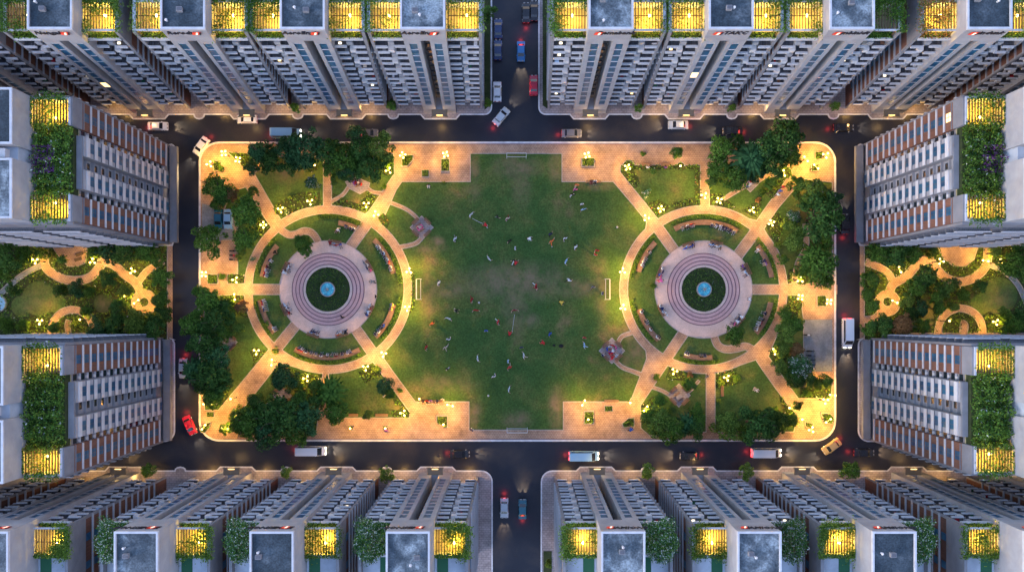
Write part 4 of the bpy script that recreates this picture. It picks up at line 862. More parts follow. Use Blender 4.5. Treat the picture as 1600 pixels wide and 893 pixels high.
TREES = [  # north-west
 (404, 238, 22, 'conifer', 'beside the northwest corner path'), (425, 252, 17, 'dark', 'just southeast of the northwest conifer'), (445, 236, 17, 'teal', 'on the north kerb below the parked white car'), (478, 232, 28, 'teal', 'on the north kerb, widest of its row'), (512, 240, 22, 'dark', 'on the north kerb over the top of the north path'),
 (535, 250, 23, 'mid', 'on the north side above the shaded picnic pad'), (562, 236, 20, 'dark', 'on the north kerb west of the round light green one'), (592, 231, 20, 'light', 'on the north kerb, last before the paved plaza'), (577, 262, 20, 'dark', 'overhanging the shaded picnic pad from the east'), (548, 270, 15, 'teal', 'close above the shaded picnic pad'),
 (488, 286, 11, 'flower', 'west of the north path on the west lawn'), (336, 293, 20, 'mid', 'by the west street near the northwest corner'), (386, 328, 22, 'mid', 'in the middle of the west lawn beside the northwest path'), (350, 306, 13, 'dark', 'just east of the first street tree on the west'), (328, 376, 22, 'mid', 'overhanging the west street by the parking court'),
 (381, 374, 18, 'mid', 'east of the parking court'), (362, 305, 11, 'orange', 'between two green ones near the northwest corner'), (377, 390, 8, 'light', 'small, below the parking court'), (472, 379, 13, 'mid', 'inside the west circle beside the winding path'), (476, 393, 9, 'mid', 'inside the west circle at the plaza edge'), (522, 282, 6, 'light', 'small and round, east of the north path'),
 # west
 (326, 470, 20, 'mid', 'on the west kerb just south of the west gate'), (303, 505, 20, 'mid', 'overhanging the west street halfway down'), (340, 498, 22, 'dark', 'in the west grove'), (357, 482, 13, 'mid', 'in the west grove beside the gate lamps'), (318, 535, 22, 'dark', 'on the west kerb beside the small picnic pad'), (338, 555, 18, 'teal', 'southwest of the small picnic pad'),
 (306, 580, 20, 'palm', 'on the west kerb'), (330, 590, 24, 'dark', 'in the southwest grove'), (345, 575, 14, 'teal', 'in the southwest grove below the small pad'), (333, 618, 16, 'mid', 'by the southwest corner lamps'), (377, 478, 9, 'orange', 'small, beside the west circle'),
 # south-west
 (388, 662, 25, 'mid', 'on the south kerb by the southwest plaza'), (420, 648, 24, 'dark', 'south of the picnic pad in the southwest lawn'), (418, 672, 22, 'teal', 'on the south kerb in the southwest grove'), (448, 660, 27, 'dark', 'at the heart of the south kerb grove'), (478, 655, 22, 'teal', 'at the east end of the southwest grove'), (462, 680, 16, 'mid', 'overhanging the south street'),
 (447, 590, 20, 'teal', 'northeast of the southwest picnic pad'), (470, 622, 15, 'mid', 'below the yellow lit planting'), (517, 611, 21, 'palm', 'on the south lawn of the west circle'), (525, 646, 17, 'mid', 'round, beside the south benches'), (601, 600, 12, 'teal', 'beside the southeast path of the west circle'), (575, 648, 7, 'light', 'small, between the two south benches'), (352, 668, 9, 'mid', 'small, at the southwest corner plaza'), (495, 625, 12, 'dark', 'west of the south palm'),
 # north-east
 (1126, 233, 20, 'mid', 'on the north kerb, first east of the east plaza'), (1122, 262, 18, 'mid', 'east of the east circle north path'), (1148, 276, 19, 'mid', 'west of the northeast picnic pad'), (1170, 248, 25, 'palm', 'large, among the northeast trees'), (1190, 232, 20, 'teal', 'on the north kerb behind the large palm'), (1222, 222, 28, 'dark', 'overhanging the north street, biggest in the northeast'), (1204, 258, 20, 'dark', 'south of the biggest northeast one'), (1237, 246, 15, 'mid', 'beside the northeast corner lamps'),
 (1058, 238, 9, 'mid', 'small, alone on the north paving of the east plaza'), (1246, 290, 13, 'mid', 'beside the northeast path'), (1270, 300, 20, 'light', 'lit by the northeast corner lamps'), (1281, 336, 31, 'dark', 'overhanging the east street, biggest on that side'), (1240, 340, 10, 'flower', 'beside the shaded east path'), (1238, 376, 17, 'light', 'beside the east circle ring path'), (1280, 412, 26, 'mid', 'overhanging the east street near the east gate'), (1272, 402, 20, 'palm', 'by the east gate'), (1252, 425, 11, 'mid', 'small, at the east gate lamps'), (1290, 378, 11, 'mid', 'small, on the east kerb'),
 # south-east
 (1147, 522, 15, 'mid', 'inside the east circle beside the winding path'), (1229, 515, 15, 'light', 'beside the east court'), (1240, 508, 14, 'mid', 'touching the east court'), (1243, 545, 10, 'orange', 'beside the east court'), (1252, 570, 17, 'flower', 'at the foot of the east court'), (1218, 572, 12, 'light', 'beside the southeast path'), (1240, 590, 14, 'dark', 'south of the white-flecked one by the court'), (1275, 600, 9, 'mid', 'small, above the southeast plaza'),
 (1181, 664, 26, 'dark', 'on the south kerb, biggest in the southeast'), (1138, 660, 20, 'light', 'round, on the south kerb beside the south path'), (1219, 660, 14, 'dark', 'on the south kerb west of the southeast plaza'), (1236, 655, 11, 'mid', 'beside the southeast plaza lamps'), (1030, 658, 21, 'light', 'round, beside the south path of the east circle'), (1046, 668, 20, 'mid', 'on the south kerb below the east picnic pad'), (1072, 662, 16, 'palm', 'south of the east picnic pad'), (1086, 668, 15, 'dark', 'on the south kerb beside the south path'), (1088, 640, 10, 'mid', 'small, west of the south path'), (1245, 632, 7, 'dark', 'small, at the edge of the southeast plaza'),
 # west garden
 (16, 402, 22, 'dark', 'at the west edge of the west garden court'), (40, 396, 14, 'mid', 'beside the north lamps of the west garden'), (172, 393, 17, 'teal', 'along the north wall of the west garden'), (200, 391, 18, 'dark', 'along the north wall of the west garden, middle one'), (228, 393, 16, 'mid', 'along the north wall of the west garden, nearest the street'), (120, 449, 12, 'teal', 'in the middle of the west garden'), (170, 436, 12, 'dark', 'south of the wavy path of the west garden'), (97, 405, 7, 'palm', 'by the terrace of the west garden'),
 (252, 432, 14, 'mid', 'by the gate of the west garden'), (251, 470, 13, 'mid', 'east of the round path in the west garden'), (196, 455, 11, 'light', 'beside the round path of the west garden'), (157, 512, 16, 'teal', 'by the south wall of the west garden'), (183, 508, 16, 'dark', 'by the south wall of the west garden, second'), (213, 508, 19, 'light', 'by the south wall of the west garden, lit one'), (242, 512, 15, 'dark', 'by the south wall of the west garden, nearest the street'), (10, 506, 12, 'mid', 'at the southwest end of the west garden'), (35, 509, 9, 'mid', 'beside the south lamps of the west garden'),
 # east garden
 (1372, 397, 15, 'mid', 'by the street at the north of the east garden'), (1398, 396, 18, 'dark', 'along the north wall of the east garden'), (1425, 398, 14, 'mid', 'along the north wall of the east garden, by its terrace'), (1360, 437, 13, 'mid', 'by the street in the middle of the east garden'), (1445, 430, 16, 'dark', 'inside the bend of the east garden path'), (1431, 452, 13, 'mid', 'west of the dark one in the east garden bend'), (1479, 447, 14, 'dark', 'south of the wavy path of the east garden'), (1436, 482, 12, 'teal', 'east of the round path in the east garden'), (1416, 470, 11, 'light', 'beside the round path of the east garden, lit one'),
 (1378, 509, 15, 'dark', 'by the south wall of the east garden, nearest the street'), (1407, 508, 17, 'orange', 'by the south wall of the east garden'), (1466, 482, 9, 'mid', 'beside the arch path of the east garden'), (1578, 408, 18, 'mid', 'by the lamps at the east of the east garden'), (1596, 420, 18, 'dark', 'at the far east of the east garden'), (1580, 508, 15, 'mid', 'at the southeast of the east garden'), (1597, 500, 13, 'dark', 'at the southeast corner of the east garden'), (1362, 478, 11, 'mid', 'by the street at the round path of the east garden'),
 # more planting
 (560, 214, 15, 'teal', 'highest on the north kerb, leaning over the road'), (520, 262, 14, 'mid', 'beside the north path west of the picnic pad'), (606, 250, 10, 'mid', 'at the lawn corner beside the northwest plaza'), (455, 262, 12, 'dark', 'on the north lawn behind the blue-green kerb row'), (393, 262, 10, 'teal', 'beside the northwest conifer on the path side'),
 (338, 320, 9, 'mid', 'small, north of the parking court'), (395, 300, 8, 'mid', 'small, at the west side of the northwest path'), (310, 455, 10, 'mid', 'small, at the west gate kerb'), (350, 520, 12, 'mid', 'north of the west picnic pad'), (372, 512, 9, 'light', 'small, on the west lawn below the gate'), (340, 610, 14, 'mid', 'behind the southwest corner lamps'), (318, 600, 14, 'dark', 'on the west kerb above the southwest corner'),
 (402, 628, 13, 'dark', 'west of the southwest picnic pad'), (372, 650, 13, 'mid', 'at the east edge of the southwest plaza'), (492, 602, 11, 'light', 'lit by the lamp below the west circle'), (463, 597, 11, 'light', 'beside the yellow lamp below the west circle'), (480, 672, 12, 'dark', 'at the south kerb end of the grove'), (610, 615, 8, 'mid', 'small, along the southeast path of the west circle'), (1208, 232, 14, 'teal', 'tucked between two large northeast ones'), (1150, 222, 12, 'dark', 'at the north kerb beside the palm'),
 (1185, 268, 13, 'teal', 'east of the northeast picnic pad'), (1112, 285, 9, 'light', 'small, beside the east circle north path'), (1205, 285, 9, 'mid', 'small, on the west edge of the northeast path'), (1262, 316, 14, 'mid', 'north of the shaded east path'), (1300, 310, 12, 'teal', 'on the east kerb below the corner'), (1235, 352, 10, 'light', 'by the ring path northeast of the east circle'), (1292, 440, 10, 'mid', 'on the kerb just above the east gate'), (1222, 405, 8, 'mid', 'small, beside the ring path east'),
 (1226, 490, 11, 'mid', 'south of the east gate lamps'), (1222, 545, 11, 'light', 'beside the ring path southeast'), (1262, 588, 12, 'dark', 'below the east court'), (1290, 594, 10, 'mid', 'small, near the southeast kerb'), (1160, 676, 12, 'mid', 'between the pale one and the big dark one in the south'), (1205, 672, 12, 'teal', 'right against the big dark one on the south kerb'), (1014, 648, 12, 'mid', 'left edge of the southeast plaza grove'), (1058, 676, 12, 'dark', 'on the south kerb in the middle of the pad grove'), (1092, 655, 11, 'mid', 'beside the south path, above the kerb'), (1078, 600, 10, 'mid', 'beside the east picnic pad'), (1030, 625, 10, 'mid', 'west of the east picnic pad'),
 (66, 395, 10, 'mid', 'small, west of the wavy path top in the west garden'), (8, 425, 14, 'mid', 'by the ramp of the west garden'), (150, 393, 11, 'mid', 'east of the terrace in the west garden'), (140, 455, 9, 'mid', 'small, in the middle lawn of the west garden'), (186, 480, 12, 'dark', 'west of the round path in the west garden'), (20, 452, 9, 'dark', 'small, under the ramp of the west garden'), (256, 492, 12, 'dark', 'at the street edge of the west garden, southern'), (245, 408, 9, 'mid', 'small, at the fork end of the west garden'), (95, 455, 9, 'dark', 'small, below the wavy path of the west garden'), (135, 486, 9, 'mid', 'small, above the arch of the west garden'), (85, 512, 8, 'mid', 'small, left of the arch in the west garden'),
 (1455, 394, 9, 'mid', 'small, west of the terrace in the east garden'), (1600, 392, 14, 'dark', 'at the northeast of the east garden'), (1553, 395, 9, 'light', 'small, beside the top lamps of the east garden'), (1462, 465, 11, 'mid', 'at the small lawn of the east garden'), (1505, 462, 9, 'mid', 'small, below the wavy path of the east garden'), (1530, 448, 9, 'dark', 'small, inside the east garden lawn edge'), (1440, 510, 11, 'mid', 'left of the arch in the east garden'), (1570, 492, 10, 'mid', 'small, by the south lamps of the east garden'), (1420, 490, 10, 'dark', 'small, southeast of the round path, east garden'), (1355, 460, 10, 'mid', 'at the street edge of the east garden'), (1358, 512, 11, 'mid', 'at the street corner of the east garden'), (1490, 480, 7, 'light', 'small, on top of the arch in the east garden'),
 # streets
 (763, 20, 11, 'dark', 'on the verge of the north street beside the dark cars'), (461, 168, 7, 'mid', 'small, in the gap between the third and fourth north towers'), (612, 165, 8, 'mid', 'small, in the gap between the fourth and fifth north towers'), (998, 168, 6, 'mid', 'small, in the gap east of the street corner, north row'), (1144, 168, 6, 'mid', 'small, in the gap between seventh and eighth north towers'), (1305, 166, 7, 'mid', 'small, in the gap of the last two north towers'), (762, 160, 6, 'mid', 'small, on the corner verge of the north street'),
 (604, 740, 11, 'light', 'in the gap between the fourth and fifth south towers'), (447, 737, 9, 'light', 'in the gap between third and fourth south towers'), (1010, 738, 11, 'light', 'in the gap between the sixth and seventh south towers'), (1167, 736, 11, 'light', 'in the gap between seventh and eighth south towers'), (1330, 733, 14, 'mid', 'in the gap west of the southeast tower'), (232, 735, 10, 'mid', 'in the gap of the second south tower'), (857, 880, 6, 'light', 'small, on the verge of the south street'),
]
for t in TREES: tree(*t)

# individual shrubs
SHRUBS = [(346, 432, 8, 'leaf_mid', 'beside the west gate path'), (310 + 36, 262, 7, 'leaf_mid', 'beside the northwest corner lamps'), (1005, 241, 6, 'leaf_mid', 'on the north paving of the east plaza'), (694, 285.5, 4.5, 'leaf_light', 'on the field edge below the northwest plaza'), (600, 292, 6, 'leaf_mid', 'beside the northeast path of the west circle'),
 (1010, 303, 10, 'leaf_flower', 'beside the northwest path of the east circle'), (430, 549, 9, 'leaf_light', 'beside the southwest path of the west circle'), (1022, 268, 8, 'leaf_dark', 'between the two benches of the east plaza'), (1217, 382, 8, 'leaf_light', 'outside the east ring path'), (1098, 518, 0, '', ''), (1193, 480, 0, '', ''), (625, 610, 6, 'leaf_mid', 'beside the southeast path of the west circle'), (416, 507, 7, 'leaf_light', 'leaning over the southwest curved bench of the west circle'),
 (592, 577, 8, 'leaf_light', 'round, at the crossing southeast of the west circle'), (1128, 598, 9, 'leaf_light', 'beside the south path of the east circle'), (1123, 625, 6, 'leaf_light', 'below the small bench by the south path'), (1150, 590, 9, 'leaf_mid', 'north edge of the southeast lawn'), (1210, 640, 8, 'leaf_mid', 'beside the southeast path'), (1025, 590, 8, 'leaf_mid', 'beside the southwest path of the east circle'),
 (1010, 440, 0, '', ''), (1022, 447, 7, 'leaf_mid', 'at the west edge of the east plaza circle'), (448, 330, 7, 'leaf_flower', 'inside the north ring path of the west circle'), (372, 400, 8, 'leaf_light', 'on the west lawn near the ring path'), (394, 405, 6, 'leaf_flower', 'by the west ring path'), (1190, 300, 8, 'leaf_mid', 'in the lawn south of the northeast picnic pad'), (1185, 312, 7, 'leaf_orange', 'reddish, in the lawn south of the northeast picnic pad'),
 (1235, 552, 7, 'leaf_light', 'beside the orange tree by the court'), (1262, 615, 9, 'leaf_mid', 'above the southeast plaza'), (440, 640, 7, 'leaf_mid', 'southwest of the pad in the southwest lawn'), (640, 470, 0, '', ''), (1046, 640, 7, 'leaf_dark', 'south of the east picnic pad'), (1078, 585, 8, 'leaf_orange', 'reddish, below the ring path of the east circle'), (1500, 500, 6, 'leaf_light', 'inside the arch path of the east garden'), (116, 503, 7, 'leaf_light', 'inside the arch path of the west garden')]
for px, py, r, lm, where in SHRUBS:
    if not r: continue
    x, y = P(px, py, .8); s = r / S; R = root('shrub', (x, y, .13), random.uniform(0, 6), f"{'white-flecked' if 'flower' in lm else 'rounded'} shrub {where}", 'shrub', 'shrubs in the park', (s, s, s * 1.1))
    link(bpy.data.objects.new('foliage', random.choice(SHR[lm])), R)

# low planting that reads as one mass
def undergrowth(name, verts, tris, dens, hmax, mats, probs, size):
    q = sample_tris(verts, tris, dens); n = len(q)
    hh = hmax * (.35 + .65 * np.abs(np.sin(q[:, 0] * .9 + 1.3 * np.sin(q[:, 1] * .7)) * np.cos(q[:, 1] * .8)))
    p = np.concatenate([q, (.16 + hh * RNG.random(n) ** .6)[:, None]], 1)
    me = leaf_mesh(name, p, RNG.uniform(size * .6, size * 1.3, n), None, up=.7, mats=[M[k] for k in mats], mpick=RNG.choice(len(mats), n, p=probs))
    o = link(bpy.data.objects.new(name, me)); o['kind'] = 'stuff'
undergrowth('undergrowth', pv, pt['bed'], 11, 1.5, ['leaf_mid', 'leaf_light', 'leaf_dark', 'leaf_flower', 'leaf_orange'], [.42, .36, .12, .07, .03], .5)
undergrowth('undergrowth', glv, glt['bed'], 11, 1.7, ['leaf_mid', 'leaf_light', 'leaf_dark', 'leaf_flower'], [.44, .26, .25, .05], .45)
undergrowth('undergrowth', grv, grt['bed'], 11, 1.7, ['leaf_mid', 'leaf_light', 'leaf_dark', 'leaf_flower'], [.44, .26, .25, .05], .45)
undergrowth('ground_cover_foliage', pv, pt['disc'], 26, .22, ['leaf_mid', 'leaf_dark', 'leaf_light', 'leaf_flower'], [.55, .2, .23, .02], .30)
for o in [o for o in COL.objects if o.name.startswith('ground_cover')]: o.location.z = .2
# hedges behind the curved benches
def hedge(c, r0, r1, a0, a1, label, lm='leaf_mid', h=.9):
    n = int(abs(a1 - a0) * math.radians(1) * (r0 + r1) / 2 / S * (r1 - r0) / S * 62); a = np.radians(RNG.uniform(a0, a1, n)); r = RNG.uniform(r0, r1, n); z = .15 + h * RNG.random(n) ** .5
    cx, cyy = P(*c); p = np.stack([np.cos(a) * r / S, np.sin(a) * r / S, z], 1)
    me = leaf_mesh('foliage', p, RNG.uniform(.22, .42, n), None, up=.6, mats=[M[lm], M['leaf_light']], mpick=(RNG.random(n) < .35).astype(int))
    o = bpy.data.objects.new('hedge', me); o.location = (cx, cyy, 0); link(o); tag(o, label, 'hedge', 'hedges inside the ring paths')
for c, nm, spans in ((LC, 'west', [(136, 168, 'northwest'), (62, 98, 'north'), (4, 44, 'northeast'), (-44, -6, 'southeast'), (-118, -62, 'south'), (-171, -142, 'southwest')]),
                     (RC, 'east', [(133, 172, 'northwest'), (58, 118, 'north'), (8, 44, 'northeast'), (-38, -8, 'southeast'), (-110, -78, 'south'), (-172, -134, 'southwest')])):
    for a0, a1, d in spans: hedge(c, 110.5, 117.2, a0, a1, f'low clipped hedge behind the {d} curved bench of the {nm} circle')

# ------------------------------------------------------------------ lamps
def globe_lamp(n, h=3.7, spread=.6):
    R = root('garden_lamp', (0, 0, 0)); m = MB(); m.tube((0, 0, 0), (0, 0, .35), .16, .12, M['iron']); m.tube((0, 0, .35), (0, 0, h), .07, .055, M['iron']); m.build('pole', R)
    for i in range(n):
        a = 2 * PI * i / n + .4; r = spread if n > 1 else 0; x, y = math.cos(a) * r, math.sin(a) * r
        if n > 1: m = MB(); m.tube((0, 0, h - .35), (x, y, h - .2), .035, .035, M['iron'], 6); arm = m.build('lamp_arm', R)
        m = MB(); m.ball((x, y, h + .0), .19, M['globe'], 10, 6); m.build('globe', arm if n > 1 else R, smooth=True)
    o = lamp_light(R, (0, 0, h + .3), 1.0, (1, .54, .08), .3, 'SPOT'); o.data.spot_size = math.radians(166); o.data.spot_blend = .45
    return R
LPROTO = {n: globe_lamp(n) for n in (1, 2, 3, 4)}; USED = set()
NUMW = {1: 'single-globe', 2: 'two-globe', 3: 'three-globe', 4: 'four-globe'}
LAMPW = 760 * LK
for px, py, n, where, e in LAMPS:
    if n not in USED: R = LPROTO[n]; USED.add(n)
    else: R = copy_tree(LPROTO[n])
    x, y = P(px, py, 4.0); R.location = (x, y, .12); R.rotation_euler.z = random.uniform(0, 6); tag(R, f'{NUMW[n]} warm park lamp {where}', 'lamp', 'globe lamps of the park')
    for ch in R.children:
        if ch.type == 'LIGHT':
            ch.data = ch.data.copy(); ch.data.energy = LAMPW * e * (.75 + .12 * n) * (1.5 if (px in (639, 636, 973, 973.7)) else .8 if n == 4 else 1)

# ------------------------------------------------------------------ fountains, goals, planters
for c, nm in ((LC, 'west'), (RC, 'east')):
    x, y = P(*c); R = root('fountain', (x, y, .3), 0, f'round blue fountain in the green disc of the {nm} circle', 'fountain', 'round fountains')
    m = MB(); m.lathe([(1.66, 0), (1.66, .62), (1.46, .66), (1.46, .1)], M['stone'], 40); m.build('basin', R)
    m = MB(); m.lathe([(.001, .42), (1.46, .42)], M['water'], 40); m.build('water', R)
    m = MB(); m.lathe([(.16, .42), (.12, .8), (.34, .9), (.30, .96), (.001, .97)], M['kerb'], 16); m.build('nozzle', R)
    for i in range(7):
        a = 2 * PI * i / 7; m = MB(); p = [(math.cos(a) * r, math.sin(a) * r, z) for r, z in ((.1, .95), (.3, 1.35), (.55, 1.3), (.78, .45))]
        for q, t in zip(p, p[1:]): m.tube(q, t, .025, .03, M['goalwhite'], 6)
        m.build('water_jet', R)
def goal(px, py, horiz, wid, label, open_dir):
    """white frame goal: front posts with crossbar, back bar on the ground"""
    x, y = P(px, py); R = root('football_goal', (x, y, .15), 0 if horiz else PI / 2, label, 'goal', 'small football goals')
    w = wid / 2; h = 2.0; d = 1.25 * open_dir; r = .055
    m = MB(); m.tube((-w, 0, 0), (-w, 0, h), r, r, M['goalwhite']); m.tube((w, 0, 0), (w, 0, h), r, r, M['goalwhite']); m.tube((-w, 0, h), (w, 0, h), r, r, M['goalwhite']); m.build('goal_frame', R)
    m = MB()
    for s in (-w, w): m.tube((s, 0, h), (s, d * .7, h), r, r, M['goalwhite']); m.tube((s, d * .7, h), (s, d, 0), r * .7, r * .7, M['goalwhite'])
    m.tube((-w, d * .7, h), (w, d * .7, h), r, r, M['goalwhite']); m.tube((-w, d, .05), (w, d, .05), r, r, M['goalwhite']); m.build('rear_frame', R)
    m = MB()
    for i in range(1, 16):
        u = -w + 2 * w * i / 16; m.tube((u, d * .7, h), (u, d, .05), .012, .012, M['goalwhite'], 4, False)
    for j in range(1, 6):
        t = j / 6; m.tube((-w, d * (.7 + .3 * t), h * (1 - t)), (w, d * (.7 + .3 * t), h * (1 - t)), .012, .012, M['goalwhite'], 4, False)
    m.build('net', R)
goal(659, 452, False, 4.5, 'white football goal on the west side of the field beside the ring path', 1); goal(944.5, 452, False, 4.5, 'white football goal on the east side of the field beside the ring path', -1)
goal(807, 248, True, 4.3, 'white football goal at the north end of the field', 1); goal(808, 667, True, 4.5, 'white football goal at the south end of the field', -1)
PLANT = [([(689, 248), (703, 248), (703, 269), (689, 269)], 'leaf_light', 'tall rectangular planter on the northwest plaza'), ([(659, 266), (671, 266), (671, 277), (659, 277)], 'leaf_light', 'small square planter on the northwest plaza'), ([(627.5, 242), (646.5, 242), (646.5, 250), (637, 261), (627.5, 261)], 'leaf_mid', 'five-sided planter at the west end of the northwest plaza'),
 ([(908, 247), (929, 247), (929, 261), (908, 261)], 'leaf_light', 'rectangular planter on the northeast plaza'), ([(682, 648), (700, 648), (700, 667), (694, 667), (682, 659)], 'leaf_light', 'five-sided planter on the southwest plaza by the field'), ([(545, 664), (552, 664), (552, 671), (545, 671)], 'leaf_mid', 'small square planter on the south paving, nearer the grove'), ([(599, 664), (607, 664), (607, 671), (599, 671)], 'leaf_mid', 'small square planter on the south paving, nearer the field'),
 ([(912, 641), (928, 641), (928, 662), (912, 662)], 'leaf_light', 'bushy rectangular planter on the southeast plaza by the field'), ([(944, 633), (957, 633), (957, 642), (944, 642)], 'leaf_mid', 'small rectangular planter in the middle of the southeast plaza'), ([(971, 661), (981, 652), (991, 651), (991, 666), (973, 667)], 'leaf_mid', 'pointed planter at the east of the southeast plaza'), ([(1281, 644), (1297, 645), (1302, 652), (1299, 662), (1286, 660)], 'leaf_mid', 'rounded planter at the southeast corner plaza'),
 ([(1257, 658), (1270, 661), (1268, 668), (1257, 665)], 'leaf_light', 'leaf-shaped planter under the southeast corner lamp'), ([(1272, 237), (1284, 237), (1284, 250), (1272, 250)], 'leaf_mid', 'square planter nearest the northeast corner'), ([(1266.5, 257), (1278, 257), (1278, 268), (1266.5, 268)], 'leaf_mid', 'square planter on the northeast plaza under a lamp'), ([(1275, 461), (1290, 461), (1290, 479), (1275, 479)], 'leaf_mid', 'rectangular planter at the east gate'), ([(325, 428), (342, 428), (342, 444), (325, 444)], 'leaf_mid', 'square planter at the west gate'),
 ([(324, 642), (336, 642), (336, 651), (324, 651)], 'leaf_mid', 'square planter on the southwest corner plaza'), ([(313, 668), (322, 660), (331, 658), (329, 667), (322, 675), (314, 675)], 'leaf_mid', 'leaf-shaped planter at the southwest corner')]
for poly, lm, where in PLANT:
    q = [P(*p) for p in poly]
    if area2(q) < 0: q.reverse()
    cx = sum(p[0] for p in q) / len(q); cyy = sum(p[1] for p in q) / len(q); q = [(a - cx, b - cyy) for a, b in q]
    R = root('planter', (cx, cyy, .12), 0, f'low stone-edged {where}' if not where.startswith('low') else where, 'planter', 'plaza planters')
    m = MB(); n = len(q); inn = [(a * .86, b * .86) for a, b in q]
    vs = [(a, b, 0) for a, b in q] + [(a, b, .42) for a, b in q] + [(a, b, .42) for a, b in inn] + [(a, b, .3) for a, b in inn]
    m.add(vs, [(k * n + i, k * n + (i + 1) % n, (k + 1) * n + (i + 1) % n, (k + 1) * n + i) for k in range(3) for i in range(n)], M['kerb']); m.add([(a, b, .3) for a, b in inn], [tuple(range(n))], M['bedsoil']); m.build('planter_wall', R)
    tr = [(0, i, i + 1) for i in range(1, n - 1)]; p = sample_tris([(a, b) for a, b in inn], tr, 42); k = len(p)
    hh = .25 + (.75 if 'light' in lm else .3) * RNG.random(k); me = leaf_mesh('foliage', np.concatenate([p, (.25 + hh)[:, None]], 1), RNG.uniform(.2, .42, k), None, up=.7, mats=[M[lm], M['leaf_mid']], mpick=(RNG.random(k) < .4).astype(int))
    link(bpy.data.objects.new('foliage', me), R)
# ------------------------------------------------------------------ benches
def curved_bench(c, r, a0, a1, label, w=8.2):
    cx, cyy = P(*c); R = root('curved_bench', (cx, cyy, .15), 0, label, 'bench', 'curved benches of the circles')
    def arc(mb, r0, r1, z0, z1, m, b0, b1, n=16):
        A = [math.radians(b0 + (b1 - b0) * i / n) for i in range(n + 1)]; vs = []
        for t in A:
            for rr, z in ((r0, z0), (r0, z1), (r1, z1), (r1, z0)): vs.append((rr * math.cos(t), rr * math.sin(t), z))
        fs = [(i * 4 + k, i * 4 + 4 + k, i * 4 + 4 + (k + 1) % 4, i * 4 + (k + 1) % 4) for i in range(n) for k in range(4)] + [(0, 1, 2, 3), (n * 4 + 3, n * 4 + 2, n * 4 + 1, n * 4)]
        mb.add(vs, fs, m)
    r0, r1 = (r - w / 2) / S, (r + w / 2) / S; m = MB(); arc(m, r0 + .1, r1 - .1, 0, .36, M['stone'], a0 + .6, a1 - .6); m.build('bench_base', R)
    m = MB()
    for i in range(3):
        q = (r1 - r0) / 3; arc(m, r0 + q * i + .015, r0 + q * (i + 1) - .015, .361, .45, M['wood'], a0, a1)
    m.build('seat', R)
def straight_bench(px, py, ang, ln, label, back=True):
    x, y = P(px, py); R = root('park_bench', (x, y, .12), ang, label, 'bench', 'straight park benches'); h = ln / 2
    m = MB()
    for i in range(4): m.box(-h, h, -.28 + .15 * i, -.16 + .15 * i, .42, .46, M['wood'])
    m.build('seat', R)
    for s in (-h + .2, h - .2): m = MB(); m.box(s - .05, s + .05, -.25, .3, 0, .415, M['iron']); m.build('leg', R)
    if back:
        m = MB()
        for i in range(3): m.box(-h, h, .34 + .03 * i, .38 + .03 * i, .55 + .14 * i, .66 + .14 * i, M['wood'])
        m.build('backrest', R)
CB = [(LC, 104, 139, 169, 'northwest', 'west'), (LC, 105, 65, 81, 'north', 'west'), (LC, 105.5, 13.5, 47, 'northeast', 'west'), (LC, 105, -45, -13, 'southeast', 'west'), (LC, 106, -119, -62, 'south', 'west'), (LC, 107, -171, -141, 'southwest', 'west'),
      (RC, 105.5, 136, 165, 'northwest', 'east'), (RC, 104.5, 60, 116, 'north', 'east'), (RC, 107.5, 10, 39, 'northeast', 'east'), (RC, 106, -40, -11, 'southeast', 'east'), (RC, 106.5, -107, -83, 'south', 'east'), (RC, 105.5, -163, -132, 'southwest', 'east')]
for c, r, a0, a1, d, nm in CB: curved_bench(c, r, a0, a1, f'curved wooden bench {d} of the {nm} fountain')

# ------------------------------------------------------------------ people
def person_mesh(name, J, seg):
    """one continuous skin over a posed skeleton; J joint -> (pos, radius), seg [(a, b, region)]"""
    names = list(J); idx = {k: i for i, k in enumerate(names)}
    me = bpy.data.meshes.new(name); me.from_pydata([J[k][0] for k in names], [(idx[a], idx[b]) for a, b, _ in seg], [])
    o = bpy.data.objects.new(name, me); COL.objects.link(o)
    md = o.modifiers.new('skin', 'SKIN'); md.use_smooth_shade = True
    lay = me.skin_vertices[0].data if me.skin_vertices else None
    if lay is None:
        import bmesh
        bm = bmesh.new(); bm.from_mesh(me); bm.verts.layers.skin.verify(); bm.to_mesh(me); bm.free(); lay = me.skin_vertices[0].data
    for k in names:
        r = J[k][1]; lay[idx[k]].radius = r if hasattr(r, '__len__') else (r, r); lay[idx[k]].use_root = (k == 'pelvis')
    sb = o.modifiers.new('sub', 'SUBSURF'); sb.levels = 1; sb.render_levels = 1
    dg = bpy.context.evaluated_depsgraph_get(); out = bpy.data.meshes.new_from_object(o.evaluated_get(dg)); out.name = name
    bpy.data.objects.remove(o)
    reg = {'shirt': 0, 'pants': 1, 'skin': 2, 'hair': 3, 'shoe': 4}
    V = [(Vector(J[a][0]), Vector(J[b][0]), r) for a, b, r in seg]; hd = Vector(J['head'][0]); fw = Vector(J['face'][0]) - hd
    mi = []
    for p in out.polygons:
        c = p.center; best = None
        for a, b, r in V:
            d = b - a; t = max(0, min(1, (c - a).dot(d) / d.length_squared)); q = (c - (a + d * t)).length
            if best is None or q < best[0]: best = (q, r)
        r = best[1]
        if r == 'head':
            dv = (c - hd); r = 'hair' if (dv.z > .02 or dv.dot(fw) < 0) and dv.z > -.09 else 'skin'
        mi.append(reg[r])
    out.materials.clear()
    for k in range(5): out.materials.append(None)
    out.polygons.foreach_set('material_index', mi); out.update(); return out
